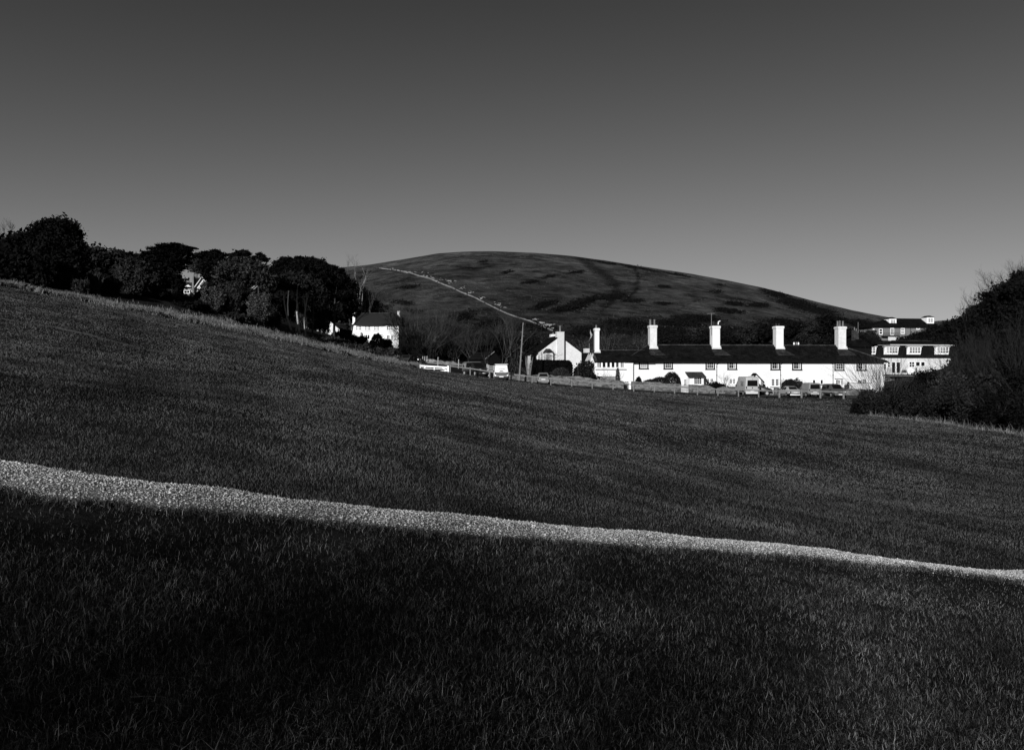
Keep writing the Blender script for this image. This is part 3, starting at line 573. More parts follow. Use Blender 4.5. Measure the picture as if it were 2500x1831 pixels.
# bay
bx0, bx1 = Hs.x(1329.5, -.8), Hs.x(1350.3, -.8); zt, zb = Hs.z(1340, 861.5, -.8), Hs.z(1340, 896, -.8)
MB().box(bx0, bx1, -.8, -.003, zb, zt).build('bay_wall', M['render'], Hs.root)
ztop = Hs.z(1340, 851.5)
MB().add([(bx0-.2, -1.0, zt), (bx1+.2, -1.0, zt), (bx1+.2, -.004, zt), (bx0-.2, -.004, zt), (bx0+.45, -.25, ztop), (bx1-.45, -.25, ztop), (bx1-.45, -.004, ztop), (bx0+.45, -.004, ztop)],
         [(0,3,2,1), (4,5,6,7), (0,1,5,4), (1,2,6,5), (2,3,7,6), (3,0,4,7)]).build('bay_roof', M['stonetile'], Hs.root)
window(Hs, 1330.3, 1349.3, 862.8, 881, 1, 1, y=-.8, fw=.14, pane='curtain')
MB().box(Hs.x(1302, 1), Hs.x(1314, 1), .5, 3.5, -1, Hs.z(1305, 866)).build('side_extension', M['render_old'], Hs.root)

# --- low outbuilding roof between the two
B = Fac('low_outbuilding', 1420, 172, 1452, 173, G(15, 172), 'low flat-roofed outbuilding with small pale chimney between white cottage and terrace', 'outbuilding')
MB().box(0, B.len, 0, 5, -.5, B.z(1435, 863.5)).build('wall', M['tilehung'], B.root); MB().box(-.2, B.len+.2, -.2, 5.2, B.z(1435, 863.4), B.z(1435, 861.3)).build('roof', M['stonetile'], B.root)
c = MB().box(B.x(1429, 1), B.x(1439.4, 1), 1, 2, B.z(1435, 861), B.z(1435, 850.5)).build('chimney', M['render_grey'], B.root); MB().tube((B.x(1441, 1), 1.5, B.z(1435, 861)), (B.x(1441, 1), 1.5, B.z(1435, 838)), .04).build('aerial', M['greypaint'], B.root)

# --- dark shed among the shrubs
B = Fac('dark_shed', 1185, 155, 1222, 157, G(-4, 155)-.3, 'dark shed with sloping roof in the scrub behind the lane', 'shed')
x1 = B.len; zE = B.z(1190, 876); zA = B.z(1204, 859.5)
MB().prism([(0, -.5), (x1, -.5), (x1, zE), (x1*.55, zA), (0, zE)], 0, 6).build('wall', M['tilehung'], B.root)
m = MB()
for xe, sg in ((0, -1), (x1, 1)): m.prism([(x1*.55, zA+.1), (xe+sg*.3, zE-.1), (xe+sg*.3, zE-.2), (x1*.55, zA)][::sg], -.2, 6.2)
m.build('roof', M['slate2'], B.root); MB().beam((x1*.55, -.24, zA+.08), (-.3, -.24, zE-.12), .06, .14).build('bargeboard', M['greypaint'], B.root)

# --- thatched house
tb = G((915-1250)/F*226, 226) - .5
H2 = Fac('thatched_house', 858, 226, 974, 224, tb, 'white two-storey thatched house with chimneys at both ends below the wood', 'house')
Ld = H2.len; ze = H2.z(915, 794.5); zr = H2.z(915, 765.5, 4); x0r, x1r = H2.x(880, 4), H2.x(955, 4)
MB().box(0, Ld, 0, 8, -2, ze).build('wall', M['render'], H2.root)
def thatch(x0, x1, y0, y1, ze, zr, xa, xb, ya=None, yb=None):
    ya = (y0+y1)/2 if ya is None else ya; yb = ya if yb is None else yb; rows = 7; V = []; n = 24
    for j in range(rows):
        t = j/(rows-1); zz = ze+(zr-ze)*(1-(1-t)**1.15); X0, X1, Y0, Y1 = x0+(xa-x0)*t, x1+(xb-x1)*t, y0+(ya-y0)*t, y1+(yb-y1)*t
        for i in range(n):
            a = 2*math.pi*(i+.5)/n; ca, sa = math.cos(a), math.sin(a); p = 3.5; rr = (abs(ca)**p+abs(sa)**p)**(-1/p)
            V.append(((X0+X1)/2+ca*rr*(X1-X0)/2, (Y0+Y1)/2+sa*rr*max((Y1-Y0)/2, .12), zz))
    lo = [(x, y, z-.35) for x, y, z in V[:n]]; V = lo+V; m = MB()
    m.add(V, [(k*n+i, k*n+(i+1) % n, (k+1)*n+(i+1) % n, (k+1)*n+i) for k in range(rows) for i in range(n)] + [tuple(range(n-1, -1, -1)), tuple(range(rows*n, rows*n+n))]); return m
thatch(-.5, Ld-.2, -.6, 8.6, ze+.2, zr, x0r, x1r).build('thatched_roof', M['thatch'], H2.root, smooth=True)
wx0, wx1 = H2.x(939.5, -1.4), H2.x(975, -1.4)
MB().box(wx0+.3, wx1-.2, -1.4, -.002, -2, ze-.05).build('wing_wall', M['render'], H2.root)
thatch(wx0-.3, wx1+.5, -2.0, 6.5, ze+.15, zr-.05, H2.x(957, 2), H2.x(964, 2), 1.2, 5).build('wing_roof', M['thatch'], H2.root, smooth=True)
ridge_tiles(H2.root, (x0r+.3, 4, zr+.05), (x1r-.3, 4, zr+.05), .16, 'stonetile')
chimney(H2, 860.6, 866.8, 757.5, 790, 2.5, 1.0, 'render', [(862.5, 864.5, 755.5)], 'darkpot', cap=False, leftface=False)
chimney(H2, 970, 976, 759.5, 781, 3.5, 1.0, 'render', [(971.8, 974, 757.5)], 'darkpot', cap=False, leftface=False)
for a, b_ in ((869, 883), (891, 904.6), (913, 925.8)): window(H2, a, b_, 795.5, 806.5, 4, 2, fw=.12, bar=.13, sill='greypaint', curtain=(.3, .5))
window(H2, 943.5, 971.5, 795.5, 806.5, 6, 2, y=-1.4, fw=.12, bar=.16, curtain=(.35, .6))
for a, b_ in ((891.5, 903), (913.5, 925)): window(H2, a, b_, 817, 829, 2, 1, fw=.12, bar=.16, pane='glass')
for a, b_, p in ((944, 952, 'glass'), (954, 961, 'glass'), (962.5, 968.5, 'glass')): window(H2, a, b_, 817.5, 831, 2, 1, y=-1.4, fw=.14, bar=.12, pane=p)
m = MB(); xq, zq = H2.x(932.7), H2.z(932, 819.5)
for i in range(16):
    a0, a1 = 2*math.pi*i/16, 2*math.pi*(i+1)/16; m.beam((xq+.33*math.cos(a0), -.08, zq+.36*math.sin(a0)), (xq+.33*math.cos(a1), -.08, zq+.36*math.sin(a1)), .1, .1)
m.build('round_window', M['greypaint'], H2.root)
MB().box(H2.x(857), H2.x(884), -1.3, -.01, -2, H2.z(870, 812)).build('garden_room', M['render_old'], H2.root); MB().hull8([(H2.x(853, 0)-.6, -.2, H2.z(853, 816)), (-.01, -.2, H2.z(853, 816)), (-.01, 6, H2.z(853, 816)), (H2.x(853)-.6, 6, H2.z(853, 816)), (H2.x(853), .3, H2.z(853, 804)), (-.01, .3, H2.z(858, 792)), (-.01, 6, H2.z(858, 792)), (H2.x(853), 6, H2.z(853, 804))]).build('side_lean_to', M['thatch'], H2.root)

# --- small white gabled outbuilding + stone barn behind it
B = Fac('gabled_outbuilding', 788, 196, 829, 195, G((808-1250)/F*195, 195)-.6, 'small whitewashed gabled outbuilding behind twiggy shrubs left of the thatched house', 'outbuilding')
zE, zA, xm = B.z(820, 805), B.z(806, 785.5), B.x(806.5)
MB().prism([(0, -1), (B.len, -1), (B.len, zE), (xm, zA), (0, zE-.1)], 0, 7).build('wall', M['render_old'], B.root)
m = MB()
for xe, sg in ((0, -1), (B.len, 1)): k = (zA-zE)/abs(xm-xe); m.prism([(xm, zA+.12), (xe+sg*.2, zE-k*.2+.12), (xe+sg*.2, zE-k*.2), (xm, zA)][::sg], .1, 7.1)
m.build('roof', M['stonetile'], B.root)
B = Fac('stone_barn', 784, 206, 836, 205, G((808-1250)/F*205, 205)-.5, 'low grey stone barn behind the whitewashed outbuilding', 'barn')
zE, zR = B.z(820, 797), B.z(820, 790, 2.5); MB().box(0, B.len, 0, 5, -1, zE).build('wall', M['stone'], B.root); hip_roof(-.3, B.len+.3, -.3, 5.3, zE+.12, zR, 0, 0).build('roof', M['stonetile'], B.root)
for (pa, pb, pt, pbb, lab) in ((748, 757, 774.5, 783, 'tiny white shed glimpsed behind the slanting pine trunks'), (773.5, 781, 775, 784, 'tiny pale shed half hidden by leaves, left of the stone barn')):
    B = Fac('garden_shed', pa, 214, pb, 214, G((pa-1250)/F*214, 214)-1, lab, 'shed'); zE = B.z(pa, pt+2); zt = B.z(pa, pt)
    MB().prism([(0, -1), (B.len, -1), (B.len, zE), (B.len/2, zt), (0, zE)], 0, 2).build('wall', M['render_old'], B.root); MB().box(B.len*.35, B.len*.65, -.03, 0, B.z(pa, pbb), B.z(pa, pt+4)).build('door', M['blackpaint'], B.root)
    m = MB(); m.prism([(B.len/2, zt+.1), (-.15, zE), (-.15, zE-.08), (B.len/2, zt+.02)], -.1, 2.1); m.prism([(B.len/2, zt+.02), (B.len+.15, zE-.08), (B.len+.15, zE), (B.len/2, zt+.1)], -.1, 2.1); m.build('roof', M['slate2'], B.root)

# --- house among the dark trees
B = Fac('wooded_villa', 450, 150, 522, 150, W(480, 716, 150).z, 'steep-roofed villa with white gable half hidden in the dark wood', 'house')
zE, zR = B.z(480, 706), B.z(480, 679.5, 5)
MB().box(0, B.len, 1.5, 9, -5, zE).build('wall', M['brick'], B.root); hip_roof(-.2, B.len+.1, 1.2, 9.2, zE, zR, .2, .2).build('roof', M['slate2'], B.root); ridge_tiles(B.root, (0, 5.2, zR+.02), (B.len, 5.2, zR+.02), .12)
gx0, gx1, gm = B.x(469), B.x(521), B.x(494.8); zg0, zg1 = B.z(480, 708), B.z(495, 676.5)
MB().prism([(gx0+.3, -5), (gx1-.3, -5), (gx1-.3, zg0), (gm, zg1-.15), (gx0+.3, zg0)], 0, 5).build('gable_wall', M['render_old'], B.root)
m = MB()
for xe, sg in ((gx0, -1), (gx1, 1)): m.prism([(gm, zg1+.12), (xe, zg0-.2), (xe, zg0-.4), (gm, zg1-.08)][::sg], -.35, 5)
m.build('gable_roof', M['slate2'], B.root); m = MB()
for xe, sg in ((gx0, -1), (gx1, 1)): m.prism([(gm, zg1+.08), (xe, zg0-.24), (xe, zg0-.45), (gm, zg1-.14)][::sg], -.42, -.352)
m.build('bargeboard', M['offwhite'], B.root)
c = MB().box(B.x(471.6), B.x(475.8), -.6, .4, 0, B.z(473, 676)).build('chimney', M['brick'], B.root); MB().lathe([(.15, B.z(473, 676)), (.1, B.z(473, 669))], B.x(473.8), -.1, 8).build('chimney_pot', M['pot'], c)
c = MB().box(B.x(520, 5), B.x(524, 5), 4.6, 5.6, zR-1, B.z(522, 674, 5)).build('chimney', M['stonetile'], B.root)
dx0, dx1, dm = B.x(450), B.x(465), B.x(457.3); MB().prism([(dx0, B.z(455, 700)), (dx1, B.z(455, 700)), (dm, B.z(457, 694.5))], .3, 1.6).build('small_gable', M['render_old'], B.root)
MB().box(B.x(446), B.x(468), -.1, 1.3, B.z(455, 707.5), B.z(455, 706)).build('verandah_fascia', M['offwhite'], B.root); window(B, 449, 464, 709, 717, 2, 1, y=.2, fw=.08)

# --- house with dark tile-hung storey and white bays
BZ = W(2240, 941, 170).z
B = Fac('tile_hung_house', 2100, 168, 2326, 172, BZ, 'wide house with dark tile-hung upper storey, four white bay windows and balcony', 'house')
z1, z2, z3 = B.z(2240, 915), B.z(2240, 874.5), B.z(2240, 843); x_l = B.x(2150)
MB().box(0, B.len, 0, 10, -1.5, z2).build('lower_wall', M['render_old'], B.root); MB().box(-.12, B.len+.12, -.12, 10.1, z2+.01, z3).build('upper_wall', M['tilehung'], B.root)
zR = B.z(2250, 832.5, 5); hip_roof(B.x(2140), B.len+.5, -.55, 10.5, z3+.12, zR, 2.5, 1.0).build('roof', M['slate2'], B.root); MB().box(B.x(2138), B.len+.55, -.72, -.56, z3-.06, z3+.12).build('fascia', M['offwhite'], B.root)
gx0, gx1, gm = B.x(2101, -1), B.x(2174, -1), B.x(2136, -1); zt = B.z(2136, 815, 0)
m = MB(); m.add([(gx0, -1.1, z3+.14), (gx1, -1.1, z3+.14), (gx1, 9, z3+.14), (gx0, 9, z3+.14), (gm, 1.2, zt), (gm, 7, zt)], [(0,3,2,1), (0,1,4), (1,2,5,4), (2,3,5), (3,0,4,5)]); m.build('hipped_roof', M['slate2'], B.root)
ridge_tiles(B.root, (B.x(2176, 5), 5, zR+.02), (B.len-1, 5, zR+.02), .08)
for a, b_, cu in ((2108, 2140, None), (2161, 2194.4, (0, .28)), (2217, 2250, None), (2285, 2318, (0, .3))):
    x0, x1 = B.x(a, -.6), B.x(b_, -.6); zt_, zb_ = B.z(a, 847, -.6), B.z(a, 865.5, -.6)
    MB().add([(x0+.25, -.6, zb_), (x1-.25, -.6, zb_), (x1, -.13, zb_), (x0, -.13, zb_), (x0+.0, -.6, zt_), (x1, -.6, zt_), (x1, -.13, zt_), (x0, -.13, zt_)], [(0,3,2,1), (4,5,6,7), (0,1,5,4), (1,2,6,5), (2,3,7,6), (3,0,4,7)]).build('bay', M['white'], B.root)
    MB().box(x0-.3, x1+.15, -.75, -.13, zt_+.01, zt_+.16).build('bay_roof', M['offwhite'], B.root)
    window(B, a+2.2, b_-2.2, 847.5, 863, 4, 3, y=-.61, fw=.12, bar=.12, curtain=cu)
for a, b_, c_, d_, co, ro in ((2152, 2163.5, 887, 903, 2, 1), (2166.5, 2173, 883, 897.5, 1, 2), (2176, 2186, 883.5, 912, 1, 1), (2187.5, 2198, 883.5, 912, 1, 1), (2219, 2232.5, 883, 897, 2, 2), (2235, 2246, 883, 895, 1, 1), (2247.5, 2258, 883, 895, 1, 1)):
    window(B, a, b_, c_, d_, co, ro, fw=.10, bar=.1, name='window' if d_ < 905 else 'patio_door')
MB().box(B.x(2158), B.x(2236), -2.6, -.002, B.z(2190, 917.5, -1), B.z(2190, 914.5, -1)).build('balcony_floor', M['stonetile'], B.root)
MB().box(B.x(2160, -2.5), B.x(2236, -2.5), -2.72, -2.62, B.z(2190, 918.5, -2.6), B.z(2190, 917.2, -2.6)).build('balcony_rail', M['greypaint'], B.root)
MB().box(B.x(2163, -2.4), B.x(2177.6, -2.4), -2.45, -2.35, B.z(2190, 914.3, -2.4), B.z(2190, 898.5, -2.4)).build('balcony_screen', M['offwhite'], B.root)
MB().box(B.x(2160), B.x(2240), -1.2, -.003, -1.5, B.z(2190, 918.2)).build('basement_wall', M['stone'], B.root)
for a, b_ in ((2184, 2188.5), (2193, 2201), (2204, 2209), (2213, 2220)): MB().box(B.x(a, -1.2), B.x(b_, -1.2), -1.23, -1.203, B.z(2190, 931), B.z(2190, 920)).build('basement_opening', M['blackpaint'], B.root)
for k_, (a, b_) in enumerate(((2202.5, 2213.5),)):
    p = B.root.matrix_basis @ Vector(((B.x(a, -2)+B.x(b_, -2))/2, -2.0, B.z(2190, 914.4, -2))); e = empty('planter', p, 0, 'pale trough planter with dark bushy plant on the balcony', 'planter')
    MB().box(-.48, .48, -.2, .2, 0, .42).build('trough', M['offwhite'], e, bevel=.03); V, Fc = leaves(np.array([0, 0, .6])+R_(5).normal(size=(500, 3))*np.array([.3, .15, .16]), .07, R_(5)); np_mesh('plant', V, Fc, M['leaf_dark'], e)
p = B.root.matrix_basis @ Vector((B.x(2224, -2), -1.8, B.z(2190, 914.4, -2))); e = empty('garden_table', p, 0, 'round white table tipped on edge on the balcony', 'table')
m = MB(); m.tube((0, -.05, .72), (0, .05, .72), .70, .70, 20); m.build('tabletop', M['white'], e); m = MB(); m.beam((-.4, .06, 0), (.3, .3, .9), .06, .06); m.beam((.4, .06, 0), (-.3, .3, .9), .06, .06); m.build('leg', M['white'], e)

# --- brick house above it
BZ = W(2200, 820, 240).z
B = Fac('brick_house', 2130, 238, 2290, 241, BZ, 'grey brick house on the slope with long dark roof and two white dormers', 'house')
ze = B.z(2200, 799.5); zR = B.z(2200, 777.5, 4.5); MB().box(0, B.len, 0, 9, -4, ze).build('wall', M['brick'], B.root)
hip_roof(B.x(2124), B.len+.5, -.6, 9.6, ze+.12, zR, B.x(2171, 4.5)-B.x(2124), .3).build('roof', M['slate2'], B.root)
for a, b_, c_, d_ in ((2171.5, 2188.5, 778, 792), (2262.7, 2280.3, 774.5, 788.3)):
    yb = 1.6; m = MB(); x0, x1 = B.x(a, yb), B.x(b_, yb); z0, z1 = B.z(a, d_, yb), B.z(a, c_, yb); o = m.box(x0, x1, yb, yb+2.5, z0-.3, z1).build('dormer', M['white'], B.root)
    m = MB(); xm = (x0+x1)/2; m.add([(x0-.2, yb-.2, z1), (x1+.2, yb-.2, z1), (x1+.2, yb+2.6, z1), (x0-.2, yb+2.6, z1), (xm-.3, yb+.6, z1+.5), (xm+.3, yb+.6, z1+.5), (xm+.3, yb+2.2, z1+.5), (xm-.3, yb+2.2, z1+.5)], [(0,3,2,1), (4,5,6,7), (0,1,5,4), (1,2,6,5), (2,3,7,6), (3,0,4,7)]); m.build('dormer_roof', M['slate2'], o)
    for q0, q1 in ((.22, .48), (.56, .82)): MB().box(x0+(x1-x0)*q0, x0+(x1-x0)*q1, yb-.04, yb-.004, z0+.2, z1-.35).build('window', M['curtain'], o)
for a, b_, c_, d_, co, ro, cu in ((2131, 2134.5, 803, 815, 1, 1, (0, 1)), (2145.7, 2154.6, 802.5, 817, 1, 2, None), (2199, 2208.4, 801, 815.5, 1, 2, (.2, .9)), (2236.8, 2246, 798.5, 805, 1, 1, (0, 1)), (2173.6, 2182.5, 801, 818.5, 1, 1, (.2, .8))):
    window(B, a, b_, c_, d_, co, ro, fw=.16, bar=.16, curtain=cu, name='window' if d_ < 818 else 'balcony_door')
MB().box(B.x(2155, -1), B.x(2196, -1), -1.2, -.003, B.z(2180, 822.5), B.z(2180, 820.5)).build('balcony', M['blackpaint'], B.root)
m = MB()
for i in range(18): xx = B.x(2155.5, -1)+(B.x(2195.5, -1)-B.x(2155.5, -1))*i/17; m.beam((xx, -1.17, B.z(2180, 820.4)), (xx, -1.17, B.z(2180, 813)), .03, .03)
m.beam((B.x(2155, -1), -1.17, B.z(2180, 813)), (B.x(2196, -1), -1.17, B.z(2180, 813)), .05, .06); m.build('balcony_railing', M['blackpaint'], B.root)
MB().tube((B.x(2223), -.06, 0), (B.x(2223), -.06, ze), .07).build('drainpipe', M['blackpaint'], B.root)
m = MB(); m.box(B.x(2168, -3), B.x(2215, -3), -3.2, -3, -5.5, B.z(2190, 823, -3)); m.build('terrace_wall', M['render_grey'], B.root)

# --- dark roofed house behind the terrace's right end
BZ = G(68, 156)-.5
B = Fac('dark_roofed_house', 2074, 154, 2128, 155, BZ, 'dark-roofed house with tall twin grey chimneys just behind the terrace end', 'house')
ze, zR = B.z(2100, 846), B.z(2100, 817, 5); MB().box(0, B.len, 0, 9, -1, ze).build('wall', M['tilehung'], B.root); hip_roof(-.4, B.len+.4, -.4, 9.4, ze, zR, B.x(2100, 5)+.4, 1.2).build('roof', M['slate2'], B.root)
c = MB().box(B.x(2084.3, 2.5), B.x(2088.6, 2.5), 2.5, 3.2, ze, B.z(2086, 806, 2.5)).build('chimney', M['stonetile'], B.root); MB().lathe([(.13, B.z(2086, 806, 2.5)), (.1, B.z(2086, 799, 2.5))], B.x(2086.5, 2.8), 2.85, 8).build('chimney_pot', M['pot'], c)
c = MB().prism([(B.x(2088.8, 2.5), ze), (B.x(2096.5, 2.5), ze), (B.x(2096.5, 2.5), B.z(2094, 817, 2.5)), (B.x(2092.3, 2.5), B.z(2094, 808, 2.5)), (B.x(2089.5, 2.5), B.z(2094, 808, 2.5))], 2.5, 3.4).build('chimney', M['stonetile'], B.root); MB().lathe([(.12, B.z(2091, 808, 2.5)), (.09, B.z(2091, 802, 2.5))], B.x(2091.3, 2.8), 2.9, 8).build('chimney_pot', M['pot'], c)
MB().tube((B.x(2095, 3), 3, ze), (B.x(2095, 3), 3, B.z(2095, 787, 3)), .035).build('aerial', M['greypaint'], B.root)

# ------------------------------------------------------------------ walls, gates, fences
def drape_wall(name, pts, thick, mt, label, cat, group=None, rough=.05, seed=1, step=.5, sink=.6, coping=True):
    """pts: (px, d, py_top); one irregular dry-stone body following the ground"""
    r = R_(seed); P = [W(a, t, d) for a, d, t in pts]; m = MB(); n = 0; rows = []
    for a, b_ in zip(P[:-1], P[1:]):
        k = max(1, int((b_-a).length/step))
        for i in range(k + (b_ is P[-1])): rows.append(a.lerp(b_, i/k))
    o0 = Vector((rows[0].x, rows[0].y, G(rows[0].x, rows[0].y))); vs = []
    for i, p in enumerate(rows):
        q = rows[min(i+1, len(rows)-1)]-rows[max(i-1, 0)]; nx, ny = -q.y, q.x; l = math.hypot(nx, ny); nx /= l; ny /= l; g0 = G(p.x, p.y)-sink; zt = p.z+r.normal()*rough
        for s, z in ((-1, g0), (-1, (g0+zt)/2), (-1, zt-.08), (-.5, zt+r.normal()*rough*.5), (.5, zt+r.normal()*rough*.5), (1, zt-.08), (1, g0)):
            j = 1+.12*r.normal()*.5; vs.append((p.x+nx*thick/2*s*j-o0.x, p.y+ny*thick/2*s*j-o0.y, z-o0.z))
    N = len(rows); fs = [(i*7+k, i*7+k+1, (i+1)*7+k+1, (i+1)*7+k) for i in range(N-1) for k in range(6)] + [tuple(range(6, -1, -1)), tuple((N-1)*7+k for k in range(7))]
    m.add(vs, fs); o = m.build(name, M[mt]); o.location = o0; tag(o, label, cat, group); return o
GW = 'garden walls in front of the cottages'
drape_wall('stone_wall', [(1243, 110.5, 911), (1262, 111, 913.5), (1345, 112, 917.5), (1415, 112, 920), (1445, 112, 924), (1500, 112, 928), (1522, 112, 930)], .45, 'stone', 'long rubble stone garden wall from the telegraph pole to the arched gateway', 'wall', GW, seed=3)
drape_wall('stone_wall', [(1541, 112, 931), (1600, 112, 933.5), (1661, 112, 938)], .45, 'stone', 'rubble stone garden wall below the big clipped shrub', 'wall', GW, seed=4)
drape_wall('stone_wall', [(1682, 112, 938), (1720, 112, 940), (1733, 112, 943), (1745, 112, 949)], .45, 'stone', 'rubble stone wall below the lean-to, right of the grey picket gate', 'wall', GW, seed=5)
drape_wall('stone_wall', [(1750, 112.5, 950), (1765, 112, 943.5), (1800, 112, 944), (1870, 112, 947)], .45, 'stone', 'rubble stone wall behind the camper van', 'wall', GW, seed=6)
drape_wall('stone_wall', [(1890, 112, 947), (1935, 112, 949), (2062, 112, 948), (2135, 112, 951)], .45, 'stone', 'rubble stone wall behind the three cars at right', 'wall', GW, seed=7)
drape_wall('stone_wall', [(1040, 136, 876), (1060, 136, 878), (1100, 137, 884), (1138, 138, 890)], .5, 'stone_pale', 'pale stone lane wall beyond the white gate', 'wall', rough=.08, seed=8)
drape_wall('stone_wall', [(704, 150, 799), (722, 150, 803), (760, 151, 813), (800, 152, 824), (830, 153, 832), (845, 154, 837)], .6, 'stone_pale', 'pale boundary wall running down below the pines', 'wall', rough=.05, seed=9)
drape_wall('stone_wall', [(966, 140, 865), (975, 140, 869), (990, 140, 876)], .6, 'stone_pale', 'short pale wall end above the rough bank', 'wall', rough=.12, seed=10)
# smooth panel wall at the right
a, b_ = W(2073, 936, 113.2), W(2125, 936, 113.2); e = empty('panel_wall', (a.x, a.y, G(a.x, a.y)), 0, 'smooth grey rendered garden wall standing behind the low stone wall', 'wall')
z = a.z-e.location.z; MB().box(0, b_.x-a.x, 0, .25, -.5, z).build('panel', M['render_grey'], e, bevel=.02); MB().box(-.06, b_.x-a.x+.06, -.05, .3, z+.005, z+.06).build('coping', M['stonetile'], e)
# arched garden door and white pillar
a = W(1523, 934, 112); e = empty('garden_doorway', (a.x, 112.1, G(a.x, 112.1)), 0, 'stone gateway with dark arched garden door left of the white pillar', 'gateway'); zz = W(1523, 932, 112).z-e.location.z
w_ = (1535.5-1522.5)/F*112
q = MB(); x0 = .05; wd = .42; hd = 1.05
q.box(0, x0, 0, .35, -.3, zz); q.box(x0+wd, w_, 0, .35, -.3, zz); q.box(x0, x0+wd, 0, .35, hd+.01, zz); q.build('surround_wall', M['stone'], e)
pl = [(x0, -.2), (x0+wd, -.2)] + [(x0+wd/2+wd/2*math.cos(t), hd-.22+.2*math.sin(t)) for t in np.linspace(0, math.pi, 9)]; MB().prism(pl, .06, .12).build('door', M['blackpaint'], e)
MB().box(w_*.15, w_*.98, -.09, -.01, zz-.22, zz-.14).build('lintel', M['offwhite'], e)
a = W(1537.5, 932, 112); e = empty('gate_pillar', (a.x, 112, G(a.x, 112)), 0, 'white painted square gate pillar between the garden door and wall', 'pillar'); zz = a.z-e.location.z
MB().box(-.15, .15, -.15, .15, -.3, zz-.08).build('shaft', M['white'], e, bevel=.02); MB().box(-.19, .19, -.19, .19, zz-.075, zz).build('cap', M['white'], e, bevel=.02)
def picket_gate(pa, pb, ptop, d, label, mt, n):
    a, b_ = W(pa, ptop, d), W(pb, ptop, d); e = empty('picket_gate', (a.x, d, G(a.x, d)), 0, label, 'gate', 'picket gates in the garden walls'); wd = b_.x-a.x; h = a.z-e.location.z
    for i in range(n):
        x = wd*(i+.5)/n; MB().prism([(x-.045, .04), (x+.045, .04), (x+.045, h-.08), (x, h), (x-.045, h-.08)], -.03, 0).build('picket', M[mt], e)
    m = MB()
    for z in (.25, h*.72): m.box(0, wd, .001, .05, z, z+.09)
    m.build('rail', M[mt], e)
picket_gate(1661.5, 1681.5, 939, 111.9, 'grey picket gate between stone walls beside the small window', 'palewood', 9)
picket_gate(1874, 1889, 950.5, 111.9, 'grey picket gate between the camper van and the saloon', 'palewood', 7)
# long post and rail fence along the edge of the field: posts from the photo, 102 m away
FD = 102.0
posts = [(1099, 907.5), (1148, 916.6), (1195.5, 923.5), (1248, 930.5), (1299, 936.5), (1344.5, 940.5), (1396, 944.5), (1446, 949), (1496.5, 952), (1547, 954.8), (1597.5, 958), (1647, 961.8), (1702.5, 964), (1752.5, 966.5), (1803, 968.5), (1852, 969.8), (1902.6, 970.9), (1956.6, 971.2), (2002.5, 972), (2059, 973.6)]
p0 = at(1099, FD); fr = empty('post_and_rail_fence', p0, 0, 'long low post and rail fence of weathered wood along the field edge', 'fence'); prev = None; r = R_(11)
for i, (px, fy) in enumerate(posts):
    b = at(px, FD)-p0; h = .98 + r.normal()*.03; wd = .07 if px < 1900 else .10; m = MB(); ln = r.normal()*.02
    m.hull8([(b.x-wd, b.y-wd, b.z-.4), (b.x+wd, b.y-wd, b.z-.4), (b.x+wd, b.y+wd, b.z-.4), (b.x-wd, b.y+wd, b.z-.4), (b.x-wd+ln, b.y-wd, b.z+h), (b.x+wd+ln, b.y-wd, b.z+h), (b.x+wd+ln, b.y+wd, b.z+h+.03), (b.x-wd+ln, b.y+wd, b.z+h+.03)]).build('post', M['wood'], fr, bevel=.01)
    if prev is not None:
        dz = .03*r.normal(); MB().beam(prev+Vector((0, -wd-.03, .86)), Vector((b.x, b.y-wd-.03, b.z+.86)), .05, .13 + .02*r.random()).build('rail', M['wood'], fr)
    prev = Vector((b.x, b.y, b.z))
# white five-bar style gate
d = 108.0; a = at(1026, d); gt = empty('white_gate', a, 0, 'low white timber field gate with diagonal braces at the field corner', 'gate')
def gp(px, py): v = W(px, py, d)-a; return Vector((v.x, 0, v.z))
MB().beam(gp(1028, 893.3), gp(1093, 897.3), .09, .22).build('top_rail', M['white'], gt)
MB().beam(gp(1040, 904)+Vector((0, .0, -.2)), gp(1092, 905.2), .07, .14).build('rail', M['white'], gt)
MB().beam(gp(1028, 899.5), gp(1092, 901.8)+Vector((0, 0, -.0)), .05, .06).build('rail', M['white'], gt)
for q0, q1 in (((1035, 899.5), (1041, 894.5)), ((1079, 896.8), (1089, 904)), ((1060, 895), (1060.3, 904))): MB().beam(gp(*q0)+Vector((0, -.06, 0)), gp(*q1)+Vector((0, -.06, 0)), .05, .12).build('brace', M['white'], gt)
v = gp(1026.5, 890); MB().box(v.x-.1, v.x+.1, -.1, .1, -.5, v.z).build('post', M['offwhite'], gt, bevel=.01)
v = gp(1094, 893); MB().box(v.x-.13, v.x+.13, -.13, .13, -1.5, v.z).build('post', M['white'], gt, bevel=.01)
